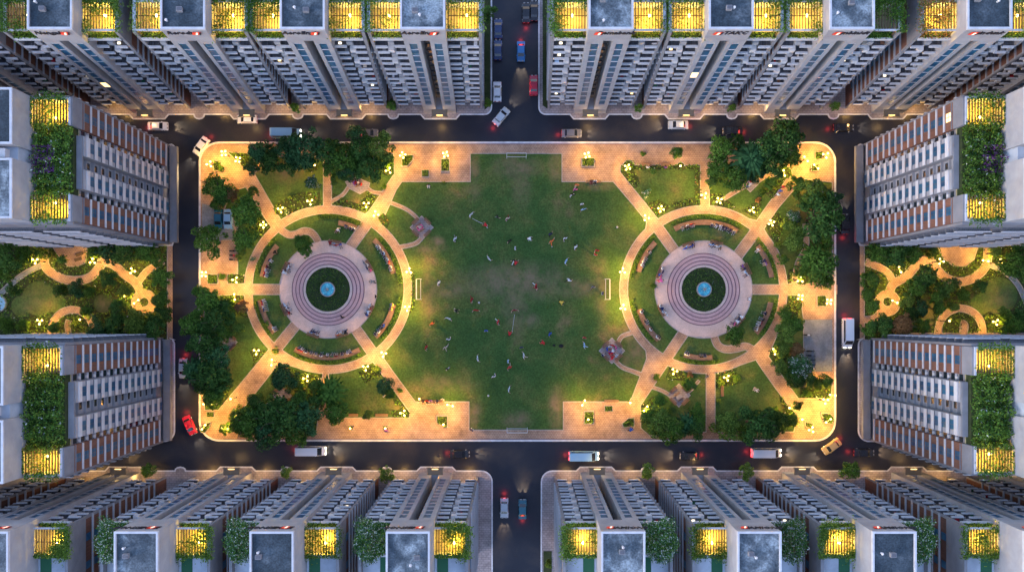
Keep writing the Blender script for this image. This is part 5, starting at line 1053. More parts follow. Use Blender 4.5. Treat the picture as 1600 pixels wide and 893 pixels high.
def pose(kind, seed=0):
    rr = random.Random(seed); J = {}; sit = kind == 'sit'
    hz = .52 if sit else (.86 if kind in ('run', 'kick') else .92)
    lean = {'stand': 0, 'walk': .06, 'run': .24, 'kick': -.12, 'bend': .5, 'sit': .05, 'arms': .03}[kind]
    ch = (0, lean * .55, hz + .30); nk = (0, lean, hz + .53 - abs(lean) * .15); hd = (0, lean * 1.15 + .02, nk[2] + .17); fc = (0, hd[1] + .05, hd[2] + .02); tp = (0, hd[1] - .01, hd[2] + .10)
    J['pelvis'] = ((0, 0, hz), (.15, .11)); J['chest'] = (ch, (.17, .12)); J['neck'] = (nk, .06); J['head'] = (hd, .10); J['face'] = (fc, .085); J['crown'] = (tp, .085)
    seg = [('pelvis', 'chest', 'shirt'), ('chest', 'neck', 'shirt'), ('neck', 'head', 'head'), ('head', 'face', 'head'), ('head', 'crown', 'head')]
    arm = {'stand': [(.05, .03, -.28, .05, .1, -.26)] * 2, 'walk': [(.07, .14, -.22, .05, .34, -.3), (.07, -.16, -.22, .05, -.1, -.45)], 'run': [(.1, .22, -.14, 0, .40, .06), (.14, -.24, -.12, .1, -.12, -.36)],
           'kick': [(.2, .1, -.16, .3, .22, -.24), (.2, -.14, -.12, .3, -.28, -.2)], 'bend': [(.08, .2, -.2, .02, .36, -.42)] * 2, 'sit': [(.06, .06, -.26, -.03, .3, -.36)] * 2, 'arms': [(.2, .10, -.12, .26, .3, -.06), (.22, -.06, -.14, .36, .06, -.2)]}[kind]
    leg = {'stand': [(.0, .02, -.44, .02, -.02, -.90)] * 2, 'walk': [(.0, .2, -.42, .0, .26, -.88), (.0, -.05, -.45, .0, -.34, -.84)], 'run': [(.0, .34, -.28, .02, .24, -.70), (.0, -.12, -.42, .0, -.52, -.46)],
           'kick': [(.05, .30, -.32, .08, .60, -.62), (0, -.06, -.43, .0, -.12, -.86)], 'bend': [(.04, .14, -.42, .05, .0, -.90), (.04, -.05, -.45, .05, -.2, -.90)], 'sit': [(.03, .42, .0, .03, .46, -.46)] * 2, 'arms': [(.1, .03, -.44, .16, .0, -.90), (.06, -.02, -.45, .12, -.1, -.90)]}[kind]
    for s, (ax, ay, az, bx, by, bz), (kx, ky, kz, fx, fy, fz) in ((1, arm[0], leg[0]), (-1, arm[1], leg[1])):
        n = 'r' if s > 0 else 'l'; sh = (s * .19, ch[1] + .02, ch[2] + .16)
        J['sh' + n] = (sh, .072); J['el' + n] = ((sh[0] + s * ax, sh[1] + ay, sh[2] + az), .05); J['wr' + n] = ((sh[0] + s * bx, sh[1] + by, sh[2] + bz), .036)
        e, w_ = Vector(J['el' + n][0]), Vector(J['wr' + n][0]); J['hand' + n] = (tuple(w_ + (w_ - e).normalized() * .11), .03)
        J['hip' + n] = ((s * .10, 0, hz - .06), .105); J['kn' + n] = ((s * (.10 + kx), ky, hz + kz), .068); J['an' + n] = ((s * (.10 + fx), fy, hz + fz), .045)
        back = kind == 'run' and s < 0; J['toe' + n] = ((s * (.12 + fx), fy + (.05 if back else .19), hz + fz - (.14 if back else .03)), .04)
        seg += [('chest', 'sh' + n, 'shirt'), ('sh' + n, 'el' + n, 'shirt'), ('el' + n, 'wr' + n, 'skin'), ('wr' + n, 'hand' + n, 'skin'), ('pelvis', 'hip' + n, 'pants'), ('hip' + n, 'kn' + n, 'pants'), ('kn' + n, 'an' + n, 'pants'), ('an' + n, 'toe' + n, 'shoe')]
    return J, seg
PM = {k: person_mesh('person', *pose(k)) for k in ('stand', 'walk', 'run', 'kick', 'bend', 'sit', 'arms')}
ZP = {k: min(v.co.z for v in m.vertices) for k, m in PM.items()}
PSCALE = 1.36
def person(px, py, kind, shirt, pants, head, label, z=.15, group=None, hair=None, sc=1.0, zvis=1.2):
    """head: plan bearing faced, degrees clockwise from north"""
    x, y = P(px, py, zvis); o = bpy.data.objects.new('person', PM[kind]); s = PSCALE * sc
    o.location = (x, y, z - (ZP[kind] if kind != 'sit' else .40) * s); o.scale = (s * 1.14, s * 1.14, s); o.rotation_euler = (0, 0, -math.radians(head)); link(o)
    k = random.randrange(10)
    ms = [CM[shirt], CM[pants], SKIN[k % 2], hair or HAIR[0 if k < 7 else 1], CM['black'] if k % 3 else CM['white']]
    for i, m in enumerate(ms): o.material_slots[i].link = 'OBJECT'; o.material_slots[i].material = m
    return tag(o, label, 'person', group)
FP = [  # people on the field
 (736, 335, 'arms', 'white', 'white', 140, 'person all in white holding one end of the pale rope'), (761, 353, 'bend', 'red', 'white', 300, 'person in red bending at the other end of the pale rope'), (777, 339, 'walk', 'black', 'grey', 80, 'person in dark clothes walking beside the red-trousered player'), (793, 340, 'run', 'beige', 'dark red', 180, 'person in pale top and red trousers on the north half'),
 (710.5, 372, 'run', 'white', 'grey', 155, 'person in white running alone, nearest the small pink picnic pad'), (796.5, 376, 'walk', 'black', 'black', 190, 'person all in black just northwest of the white-shirted one at midfield'), (804.7, 388, 'stand', 'white', 'white', 90, 'person in white seen straight from above north of midfield'), (763.6, 404, 'arms', 'white', 'black', 60, 'person in white shirt and black trousers west of midfield'), (804, 408, 'kick', 'black', 'white', 200, 'person in black top and white trousers just north of midfield'), (805, 413, 'bend', 'red', 'black', 20, 'person in red crouched beside the black-topped player at midfield'),
 (685, 441, 'run', 'white', 'navy', 150, 'person in white nearest the west goal'), (824.6, 373, 'bend', 'white', 'black', 90, 'person in white bending, small, northeast of midfield'), (860, 366, 'walk', 'navy', 'black', 0, 'person in navy beside the one in orange'), (862, 377, 'kick', 'orange', 'orange', 160, 'person in orange on the northeast of the field'), (883, 372, 'walk', 'white', 'black', 180, 'person in white and black between the orange player and the field edge'), (898.5, 385, 'run', 'white', 'black', 150, 'person in white running, southeast of the one between'),
 (884, 408, 'arms', 'pale blue', 'pale blue', 120, 'person all in pale blue on the east half'), (933, 391, 'walk', 'red', 'dark red', 210, 'person in bright red near the east ring lamp'), (930, 398, 'stand', 'red', 'white', 30, 'person in red and white just south of the bright red one'), (888, 438, 'run', 'white', 'black', 60, 'person in white east of midfield on the worn grass'), (836, 446, 'run', 'red', 'white', 130, 'person in red running across the worn middle of the field'), (839, 451, 'bend', 'dark red', 'beige', 320, 'person in dark red crouching in the worn middle of the field'),
 (927, 448, 'walk', 'grey', 'black', 200, 'person in grey close to the east goal'), (942, 458, 'stand', 'navy', 'navy', 270, 'person in navy at the post of the east goal'), (901.5, 289, 'walk', 'orange', 'beige', 200, 'person in orange leading a short line by the northeast plaza'), (899, 296, 'walk', 'pink', 'navy', 200, 'person in pink, middle of the short line by the northeast plaza'), (894.5, 304, 'walk', 'black', 'white', 210, 'person in black, last of the short line by the northeast plaza'), (909, 319, 'stand', 'white', 'black', 170, 'person in white top just north of the pale blue figure'), (911, 327, 'arms', 'pale blue', 'white', 170, 'person in pale blue standing tall on the northeast field'),
 (736.5, 467, 'run', 'dark red', 'dark red', 150, 'person in dark red beside the ball west of midfield'), (744, 484, 'arms', 'red', 'black', 190, 'person in red south of the ball'), (710.5, 484, 'bend', 'black', 'white', 110, 'person in black and white bending, southwest of the ball'), (701, 497, 'arms', 'white', 'white', 210, 'person all in white with arms out on the southwest field'), (675.6, 504, 'run', 'orange', 'black', 190, 'person in orange near the southwest ring lamp'), (665.5, 541, 'run', 'dark red', 'black', 150, 'person in dark red near the southeast path of the west circle'), (700.5, 530, 'walk', 'white', 'black', 20, 'person in half white half black on the southwest field'), (697, 542, 'kick', 'beige', 'beige', 160, 'person in beige kicking on the southwest field'),
 (777, 502, 'run', 'red', 'white', 130, 'person in red and white south of midfield'), (759.6, 516, 'stand', 'blue', 'orange', 180, 'person in blue top and orange trousers on the south field'), (804, 484, 'arms', 'dark red', 'white', 180, 'person in dark red at the north end of the dotted rope'), (796, 523, 'bend', 'red', 'black', 10, 'person in red at the south end of the dotted rope'), (814.6, 542, 'stand', 'navy', 'white', 170, 'person in navy and white on the south field'), (818.6, 555, 'kick', 'white', 'beige', 100, 'person in white kicking just south of the navy one'),
 (874.6, 471, 'bend', 'yellow', 'black', 120, 'person in yellow and black bending on the southeast field'), (859, 521, 'walk', 'blue', 'navy', 150, 'person in blue on the southeast field'), (850, 536, 'bend', 'red', 'red', 300, 'person in red bending beside the one in blue'), (913, 527, 'stand', 'red', 'white', 190, 'person in red and white with another at the southeast field'), (913, 539, 'kick', 'pale blue', 'pale blue', 100, 'person in pale blue next to the red one at the southeast field'),
 (746, 559.5, 'arms', 'white', 'black', 90, 'person in white with arms spread on the south field'), (699, 576, 'walk', 'black', 'white', 20, 'person in dark top walking above the southwest bench row'), (793.6, 564, 'stand', 'pale blue', 'navy', 90, 'person in pale blue beside the red one on the south field'), (796, 572, 'run', 'red', 'beige', 180, 'person in red running on the south field'), (771.4, 588, 'walk', 'white', 'black', 0, 'person in white walking towards midfield from the south'), (795, 607, 'arms', 'white', 'black', 110, 'person in white nearest the south goal'), (737, 671, 'stand', 'navy', 'dark red', 40, 'person in navy at the field corner of the southwest plaza'), (669, 287.5, 'sit', 'black', 'white', 180, 'person in black sitting on the grass below the northwest plaza')]
for a in FP: person(*a, group='people on the field')
def small_ball(px, py, label):
    m = MB(); m.ball((0, 0, .24), .24, M['goalwhite'], 12, 8); x, y = P(px, py); o = m.build('football', None, (x, y, .15), True); tag(o, label, 'ball', 'white balls on the grass')
small_ball(748.5, 472.6, 'white football beside two red players west of midfield'); small_ball(763, 617.5, 'white football alone on the south part of the field'); small_ball(964, 355, 'white football at the east edge of the field')
def rope(p, q, label, dashed):
    a = Vector((*P(*p), .9)); b = Vector((*P(*q), .9)); m = MB(); n = 13
    for i in range(n):
        t0, t1 = i / n, (i + (.72 if dashed else 1)) / n; f = lambda t: a.lerp(b, t) - Vector((0, 0, .55 * math.sin(PI * t)))
        m.tube(f(t0), f(t1), .05, .05, M['goalwhite'], 6)
    tag(m.build('rope'), label, 'rope')
rope((738.5, 342), (757, 351), 'pale rope stretched between the white and red players', False); rope((804, 491), (800, 520), 'dotted white rope stretched between two players in red', True)
for px, py, sx in ((865.5, 539, .3), (876.6, 540, .5)):
    m = MB(); m.lathe([(.001, 0), (sx, 0), (sx * 1.1, .2), (sx * .85, .42), (.12, .5), (.001, .5)], CM['black'], 10); x, y = P(px, py); o = m.build('sports_bag', None, (x, y, .15)); o.scale = (1, .75, 1); tag(o, f"{'smaller' if sx < .4 else 'larger'} of two black bags lying on the south field", 'bag', 'bags on the field')

NW_ = {0: 'first', 1: 'second', 2: 'third', 3: 'fourth', 4: 'fifth', 5: 'sixth', 6: 'seventh', 7: 'eighth', 8: 'ninth', 9: 'tenth'}
ENDS = {'northwest': 'north', 'north': 'west', 'northeast': 'north', 'southeast': 'east', 'south': 'west', 'southwest': 'west'}
CP = {('northwest', 'west'): [(145, 'black'), (153, 'navy'), (160, 'dark red'), (162.5, 'white'), (165, 'red'), (167.5, 'dark red')], ('north', 'west'): [(74, 'navy'), (70, 'beige'), (67, 'white')], ('northeast', 'west'): [(42, 'grey'), (39, 'white'), (36, 'beige'), (33, 'pale blue'), (30, 'grey'), (27, 'pale blue'), (24, 'red'), (20, 'white'), (17.5, 'grey')],
 ('southeast', 'west'): [(-13.5, 'yellow'), (-17, 'yellow'), (-33, 'blue'), (-35.5, 'black'), (-40, 'white'), (-43, 'grey')], ('south', 'west'): [(-117, 'dark red'), (-114, 'red'), (-110, 'white'), (-105, 'grey'), (-101, 'beige'), (-96, 'white'), (-91, 'black'), (-87, 'green'), (-83, 'dark red'), (-78, 'grey'), (-73, 'white'), (-70.5, 'navy')], ('southwest', 'west'): [(-170, 'dark red'), (-167.5, 'red'), (-165, 'white'), (-162.5, 'navy'), (-145, 'white'), (-143, 'beige')],
 ('northwest', 'east'): [(145, 'black'), (152, 'grey'), (155, 'white'), (158, 'pale blue')], ('north', 'east'): [(109, 'grey'), (104.5, 'white'), (100.5, 'red'), (99, 'dark red'), (82, 'beige'), (78, 'navy'), (75, 'white'), (72, 'black'), (69, 'navy'), (65, 'brown'), (62.5, 'beige')], ('northeast', 'east'): [(36, 'white'), (25, 'navy'), (22.5, 'purple')],
 ('southeast', 'east'): [(-21, 'black'), (-27, 'black'), (-30, 'dark red'), (-33, 'brown'), (-36.5, 'white')], ('south', 'east'): [(-105.5, 'white'), (-103.5, 'white'), (-92, 'black'), (-88.5, 'grey')], ('southwest', 'east'): [(-160, 'white'), (-151, 'black'), (-149.5, 'grey'), (-143, 'white'), (-134.5, 'white'), (-132.5, 'beige')]}
for (c, r, a0, a1, d, nm) in CB:
    L = CP.get((d, nm), []); L = sorted(L, key=lambda q: (q[0] if ENDS[d] == 'west' and d in ('south', 'southwest') else -q[0]))
    for i, (a, sh) in enumerate(L):
        t = math.radians(a); rr = r - 1.0; px, py = c[0] + rr * math.cos(t), c[1] - rr * math.sin(t)
        face = (270 - a) % 360       # towards the fountain
        person(px, py, 'sit', sh, random.choice(['black', 'navy', 'grey', 'beige', 'white']), face + random.uniform(-20, 20), f'{sh}-topped person, {NW_[i]} from the {ENDS[d]} on the {d} curved bench, {nm} fountain' if i < 10 else f'{sh}-topped person, {i + 1}th from the {ENDS[d]} on the {d} curved bench, {nm} fountain', z=.60, group='people on the curved benches', zvis=.9)
# straight benches on the plaza rims with their sitters
SB = [(LC, 153, 'west-northwest', 'west', ['dark red', 'white', 'navy', 'white']), (LC, 81, 'north', 'west', ['blue', 'red', 'pale blue', 'dark red']), (LC, 30, 'east-northeast', 'west', ['pink', 'navy', 'white', 'grey']), (LC, -27, 'east-southeast', 'west', ['blue', 'white', 'dark red', 'white']), (LC, -73, 'south-southeast', 'west', ['orange', 'white', 'pale blue', 'black']), (LC, -108, 'south-southwest', 'west', ['pale blue', 'navy', 'white']), (LC, -155, 'west-southwest', 'west', ['pale blue', 'white', 'navy', 'dark red']),
      (RC, 109, 'north-northwest', 'east', ['navy', 'blue', 'pale blue', 'blue']), (RC, 75, 'north-northeast', 'east', ['pale blue', 'white', 'navy', 'pale blue']), (RC, 159, 'west-northwest', 'east', ['white', 'navy', 'blue', 'pink']), (RC, 25, 'east-northeast', 'east', ['white', 'pale blue', 'navy', 'purple']), (RC, -153.5, 'west-southwest', 'east', ['white', 'navy', 'pale blue', 'white']), (RC, -42, 'southeast', 'east', ['pink', 'white', 'navy', 'white'])]
for c, a, d, nm, folk in SB:
    t = math.radians(a); px, py = c[0] + 74.5 * math.cos(t), c[1] - 74.5 * math.sin(t)
    straight_bench(px, py, t - PI / 2, 2.8, f'straight bench on the {d} rim of the {nm} fountain plaza')
    for i, sh in enumerate(folk):
        o_ = (i - (len(folk) - 1) / 2) * 4.9; rr = 72.6 if i % 2 == 0 else 69.5; x, y = c[0] + rr * math.cos(t) - o_ * math.sin(t), c[1] - rr * math.sin(t) - o_ * math.cos(t)
        sit = i % 2 == 0
        person(x, y, 'sit' if sit else random.choice(['stand', 'bend', 'arms']), sh, random.choice(['black', 'navy', 'grey', 'white']), (270 - a) % 360 + (random.uniform(-25, 25) if sit else 180), f'{sh}-topped person {"sitting" if sit else "standing"} {NW_[i]} counterclockwise at the {d} bench, {nm} fountain plaza', z=.585 if sit else .12, group='people round the fountain plazas', zvis=.9)
OTH = [(484.5, 389, 'walk', 'navy', 'blue', 130, 'person in navy at the mouth of the winding path, west fountain plaza'), (588, 463, 'stand', 'black', 'beige', 270, 'person in black on the east rim of the west fountain plaza'), (585, 440, 'bend', 'grey', 'black', 270, 'person in grey bending at the east rim of the west fountain plaza'), (535, 495, 'walk', 'black', 'black', 60, 'person in black crossing the steps of the west fountain'), (1029, 439, 'bend', 'pink', 'red', 80, 'person in pink at the west rim of the east fountain plaza'), (1170.5, 467, 'stand', 'white', 'pale blue', 270, 'person in white on the east rim of the east fountain plaza'), (529, 357, 'bend', 'white', 'beige', 180, 'person in white on the lawn north of the west fountain'), (528, 361, 'walk', 'dark red', 'black', 200, 'person in dark red on the lawn north of the west fountain'),
 (655, 358, 'stand', 'pink', 'pink', 60, 'person in pink at the table of the small field-side pad'), (659, 354, 'bend', 'beige', 'dark red', 240, 'person in beige at the table of the small field-side pad'), (952, 541, 'stand', 'pale blue', 'white', 180, 'person in pale blue at the north of the crowded field-side pad'), (957, 539, 'arms', 'red', 'navy', 200, 'person in red with arms out on the crowded field-side pad'), (962, 543, 'stand', 'pink', 'navy', 250, 'person in pink on the east of the crowded field-side pad'), (953, 549, 'stand', 'purple', 'red', 0, 'person in purple in the middle of the crowded field-side pad'), (959, 549, 'bend', 'white', 'blue', 300, 'person in white bending on the crowded field-side pad'), (956, 560, 'bend', 'red', 'pink', 0, 'person in red at the south of the crowded field-side pad'), (948, 545, 'stand', 'blue', 'black', 90, 'person in blue on the west of the crowded field-side pad'), (964, 556, 'sit', 'pale blue', 'white', 320, 'person in pale blue sitting at the southeast of the crowded pad'), (941, 555, 'sit', 'navy', 'white', 60, 'person in navy sitting at the southwest of the crowded pad'),
 (550, 281, 'stand', 'navy', 'purple', 150, 'person in navy at the west of the shaded picnic pad'), (555, 287, 'bend', 'dark red', 'black', 60, 'person in dark red in the middle of the shaded picnic pad'), (560, 285, 'stand', 'white', 'blue', 240, 'person in white in the middle of the shaded picnic pad'), (565, 288, 'sit', 'red', 'black', 270, 'person in red on the east of the shaded picnic pad'), (441, 618, 'stand', 'white', 'navy', 150, 'person in white alone on the southwest picnic pad'), (1172, 284, 'stand', 'red', 'purple', 180, 'person in red on the northeast picnic pad'), (1169, 291, 'bend', 'white', 'blue', 30, 'person in white on the northeast picnic pad'),
 (1183, 609, 'sit', 'white', 'white', 120, 'person in white sitting on the southeast lawn'), (1181, 606, 'sit', 'beige', 'white', 200, 'person in beige sitting beside the one in white, southeast lawn'), (1222, 293, 'walk', 'red', 'navy', 40, 'person in red walking on the northeast path'), (1218, 299, 'walk', 'blue', 'blue', 40, 'person in blue walking on the northeast path'), (1214, 305, 'walk', 'pale blue', 'navy', 40, 'person in pale blue walking last on the northeast path'), (601.5, 617, 'stand', 'white', 'brown', 140, 'person in white top beside the teal tree on the southwest lawn'), (1283, 300, 'stand', 'white', 'beige', 220, 'person in white under the northeast street trees'),
 (661, 625, 'sit', 'black', 'navy', 180, 'person in black, first from the west in the field-side row'), (667, 625, 'sit', 'dark red', 'black', 180, 'person in dark red, second from the west in the field-side row'), (673, 625, 'sit', 'purple', 'grey', 180, 'person in purple, third from the west in the field-side row'), (683, 625, 'sit', 'navy', 'black', 180, 'person in navy, fourth from the west in the field-side row'), (692, 623, 'stand', 'beige', 'white', 200, 'person in beige standing at the east end of the field-side row'), (924, 282, 'sit', 'brown', 'dark red', 180, 'person in brown on the bench below the northeast plaza'), (930, 282, 'sit', 'white', 'black', 180, 'person in white on the bench below the northeast plaza'), (1104, 588, 'walk', 'grey', 'black', 350, 'person in grey at the head of the south path'), (1012, 262, 'sit', 'white', 'grey', 0, 'person in white on the bench edge of the northeast lawn'), (1040, 262, 'sit', 'purple', 'black', 0, 'person in purple on the bench edge of the northeast lawn'), (984, 672, 'bend', 'blue', 'black', 30, 'person in blue beside the pointed planter'), (602, 672, 'bend', 'purple', 'dark red', 60, 'person in purple beside the small planter on the south paving'), (817, 631, 'stand', 'black', 'black', 0, '')]
for a in OTH:
    if a[6]:
        onb = a[2] == 'sit'; z = .15 if 'lawn' in a[6] and 'bench' not in a[6] else (.585 if onb else .12); person(*a, z=z, group='people in the park', zvis=.9)
# picnic pads: benches and tables
PB = [((659, 355.5), 15.5, 'small pad east of the west circle'), ((956, 547.5), 17, 'crowded pad by the east circle'), ((441, 618), 14, 'southwest picnic pad'), ((357, 534), 13, 'west picnic pad'), ((1060.5, 617), 15.5, 'pad south of the east circle')]
for (cx, cyy), r, nm in PB:
    for k, sd in ((0, 'northeast'), (1, 'northwest'), (2, 'southwest'), (3, 'southeast')):
        a = math.radians(45 + 90 * k); straight_bench(cx + r * .82 * math.cos(a), cyy - r * .82 * math.sin(a), a - PI / 2, 1.9, f'short bench, {sd} side of the {nm}')
def table(px, py, label, top):
    x, y = P(px, py); R = root('picnic_table', (x, y, .12), .6, label, 'table', 'picnic tables'); m = MB(); m.box(-.7, .7, -.45, .45, .70, .76, top); m.build('tabletop', R)
    for sx in (-.5, .5): m = MB(); m.box(sx - .05, sx + .05, -.35, .35, 0, .70, M['iron']); m.build('leg', R)
    for sy in (-.75, .75): m = MB(); m.box(-.7, .7, sy - .15, sy + .15, .42, .46, M['wood']); m.box(-.5, -.42, sy - .1, sy + .1, 0, .42, M['iron']); m.box(.42, .5, sy - .1, sy + .1, 0, .42, M['iron']); m.build('side_seat', R)
table(657, 356, 'pink-covered table on the small field-side pad', CM['pink']); table(955, 550, 'red table among the crowd on the field-side pad', CM['red']); table(557, 286, 'dark table on the shaded picnic pad', CM['purple']); table(1060, 619, 'stone table on the pad south of the east circle', M['stone'])
straight_bench(552.5, 648, 0, 2.2, 'dark bench at the south lawn edge, nearer the grove'); straight_bench(597, 648, 0, 2.8, 'light bench at the south lawn edge, nearer the plaza'); straight_bench(676, 626, PI, 5.2, 'long bench row between the southwest plaza and the field', False); straight_bench(927, 284, 0, 3.4, 'long bench below the northeast plaza at the field edge', False)
straight_bench(1010, 258, 0, 2.2, 'bench at the north edge of the northeast lawn, western one'); straight_bench(1040, 258, 0, 2.2, 'bench at the north edge of the northeast lawn, eastern one'); straight_bench(955, 625.5, PI, 3.2, 'bench between the southeast plaza and the field', False); straight_bench(1128, 610, PI / 2, 2.4, 'short bench beside the south path')

# ------------------------------------------------------------------ vehicles
def car_proto(kind):
    R = root('car', (0, 0, 0)); L, Wd, H = {'car': (4.5, 1.8, 1.42), 'van': (6.6, 2.1, 2.3)}[kind]; l, w_ = L / 2, Wd / 2; pm = CAR['white']
    m = MB()
    if kind == 'car': prof = [(-l, .5), (-l + .12, .88), (-l + .75, .98), (-l + 1.25, 1.36), (.55, 1.42), (1.3, .98), (l - .25, .82), (l, .55), (l - .02, .25), (-l + .02, .25)]
    else: prof = [(-l, .5), (-l + .04, 2.15), (-l + .35, 2.3), (l - 1.7, 2.3), (l - .75, 1.35), (l - .15, 1.1), (l, .6), (l - .02, .28), (-l + .02, .28)]
    n = len(prof); vs = []
    for yy, k in ((-w_, 0), (-w_ + .16, 1), (w_ - .16, 1), (w_, 0)):
        for x, z in prof: tz = z if k else .25 + (z - .25) * .90; vs.append((x * (1 if k else .975), yy * (1 if z < 1.1 or k else .84), tz))
    fs = [(r * n + i, r * n + (i + 1) % n, (r + 1) * n + (i + 1) % n, (r + 1) * n + i) for r in range(3) for i in range(n)] + [tuple(range(n)), tuple(reversed(range(3 * n, 4 * n)))]
    m.add(vs, fs, pm); b = m.build('body', R)
    def glass(x0, z0, x1, z1, nm):
        dx, dz = x1 - x0, z1 - z0; d = math.hypot(dx, dz); nx, nz = -dz / d * .015, dx / d * .015
        if nz < 0: nx, nz = -nx, -nz
        q = MB(); q.add([(x0 + nx, -w_ + .2, z0 + nz), (x1 + nx, -w_ + .26, z1 + nz), (x1 + nx, w_ - .26, z1 + nz), (x0 + nx, w_ - .2, z0 + nz)], [(0, 1, 2, 3)], M['carglass']); q.build(nm, R)
    if kind == 'car': glass(1.24, 1.015, .62, 1.38, 'windscreen'); glass(-l + .78, 1.0, -l + 1.2, 1.32, 'rear_window')
    else: glass(l - .8, 1.40, l - 1.62, 2.22, 'windscreen')
    for s in (-1, 1):
        q = MB(); z0, z1 = (1.0, 1.3) if kind == 'car' else (1.4, 2.0); q.add([(-1.3 if kind == 'car' else -l + .5, s * (w_ - .055), z0), (1.1 if kind == 'car' else l - 1.1, s * (w_ - .055), z0), (.5 if kind == 'car' else l - 1.7, s * (w_ - .135), z1), (-1.0 if kind == 'car' else -l + .5, s * (w_ - .135), z1)], [(0, 1, 2, 3)], M['carglass']); q.build('side_window', R)
        for x in (-l + .85, l - .85):
            q = MB(); q.tube((x, s * (w_ - .2), .32), (x, s * (w_ + .01), .32), .32, .32, M['tyre'], 14); wh = q.build('wheel', R); q = MB(); q.tube((x, s * (w_ + .012), .32), (x, s * (w_ + .03), .32), .19, .17, M['kerb_white'], 10); q.build('rim', wh)
        q = MB(); q.box(l - .16, l + .02, s * (w_ - .5) - .2, s * (w_ - .5) + .2, .60, .80, M['headlight']); q.build('headlight', R)
        q = MB(); q.box(-l - .03, -l + .14, s * (w_ - .42) - .22, s * (w_ - .42) + .22, .64, .86, M['taillight']); q.build('taillight', R)
        q = MB(); q.box(.95, 1.15, s * (w_ + .02) - .08, s * (w_ + .02) + .08, .95, 1.08, pm); q.build('mirror', R)
    return R
PROT = {k: car_proto(k) for k in ('car', 'van')}; FIRST = {'car', 'van'}; PAINTED = {'body', 'mirror'}
OFFL = mat('unlit_lens', (.35, .33, .32), .3, .5); OFFR = mat('unlit_red_lens', (.16, .02, .02), .3, .5)
def car(px, py, hd, col, kind, lit, label):
    """hd: plan bearing in degrees clockwise from north; lit: '' parked, 'h' headlights strong, 't' tail lights strong, 'ht'"""
    if kind in FIRST: R = PROT[kind]; FIRST.discard(kind)
    else: R = copy_tree(PROT[kind])
    x, y = P(px, py, .8); R.location = (x, y, .004); R.rotation_euler = (0, 0, math.radians(90 - hd)); tag(R, label, 'car' if kind == 'car' else 'van', 'parked cars' if not lit else 'cars driving round the park')
    for ch in R.children:
        st = ch.name.split('.')[0]; m = None
        if st in PAINTED: m = CAR[col]
        if st == 'headlight' and not lit: m = OFFL
        if st == 'taillight' and not lit: m = OFFR
        if m:
            for sl_ in ch.material_slots: sl_.link = 'OBJECT'; sl_.material = m
    l = 2.3 if kind == 'car' else 3.35
    if 'h' in lit:
        for s in (-.55, .55):
            o = lamp_light(R, (l, s, .7), 800 * LK, (1, .72, .38), .1, 'SPOT'); o.data.spot_size = math.radians(46); o.data.spot_blend = .8; o.rotation_euler = (math.radians(80), 0, math.radians(-90))
    if 't' in lit: lamp_light(R, (-l - .6, 0, .9), 26 * LK, (1, .05, .05), .45)
CARS = [(386, 186, 270, 'white', 'car', '', 'white parked car under the second north tower'), (777, 143, 0, 'white', 'car', '', 'white parked car on the west side of the north street'), (834, 133, 0, 'red', 'car', '', 'red parked car on the east side of the north street'), (778.5, 45, 0, 'navy', 'car', '', 'dark blue parked car, farther up the north street'), (778, 78, 0, 'navy', 'car', '', 'dark blue parked car behind the white one, north street'), (834.5, 17, 0, 'black', 'car', '', 'black parked car at the top of the north street'), (356, 342, 180, 'pale blue', 'car', '', 'pale blue parked car in the parking court'), (341, 342, 180, 'teal', 'car', '', 'dark teal parked car in the parking court'),
 (447, 208, 90, 'pale blue', 'van', 'ht', 'pale blue van driving along the north street by the trees'), (575, 208, 90, 'grey', 'car', 'ht', 'grey car with red tail lights west of the north junction'), (246, 197, 90, 'white', 'car', 'ht', 'white car with headlights on at the west end of the north street'), (783, 182, 40, 'silver', 'car', 'ht', 'silver car turning into the north street'), (814, 80, 180, 'blue', 'car', 'ht', 'blue car coming down the north street'), (822, 20, 0, 'black', 'car', 'ht', 'black car with red tail lights leaving up the north street'), (893, 208, 90, 'grey', 'car', 'ht', 'grey car with red tail lights east of the north junction'), (1060, 195, 270, 'silver', 'car', 'ht', 'silver car in the far lane north of the east circle'), (1145, 204, 270, 'black', 'car', 'ht', 'black car with headlights on north of the east trees'), (1318, 199, 90, 'black', 'car', 'ht', 'black car with red tail lights at the northeast corner'),
 (314, 228, 215, 'white', 'car', 'ht', 'white car turning at the northwest corner of the park'), (1321, 350, 0, 'black', 'car', 'ht', 'black car with red tail lights on the east street'), (1324, 520, 180, 'white', 'van', 'ht', 'white van with headlights on the east street'), (286, 575, 180, 'silver', 'car', 'ht', 'silver car on the west street by the grove'), (296, 664, 155, 'red', 'car', 'ht', 'red car turning at the southwest corner of the park'), (486, 704, 90, 'white', 'van', 'ht', 'white van on the south street below the grove'), (718, 709, 90, 'black', 'car', 'ht', 'black car with tail lights on the south street before the junction'), (912, 712, 90, 'pale blue', 'van', 'ht', 'pale blue van just east of the south junction'), (788, 793, 180, 'silver', 'car', 'ht', 'silver car with headlights heading down the south street'), (816.5, 795, 0, 'teal', 'car', 'ht', 'dark teal car with tail lights coming up the south street'), (1197, 707, 90, 'white', 'van', 'ht', 'white van on the south street below the big dark tree'), (1078, 712, 270, 'black', 'car', 'ht', 'black car on the south street below the east picnic pad'), (1300, 697, 235, 'gold', 'car', 'ht', 'gold car turning at the southeast corner of the park'), (1350, 707, 90, 'black', 'car', 'ht', 'black car with headlights at the east end of the south street')]
for a in CARS: car(*a)
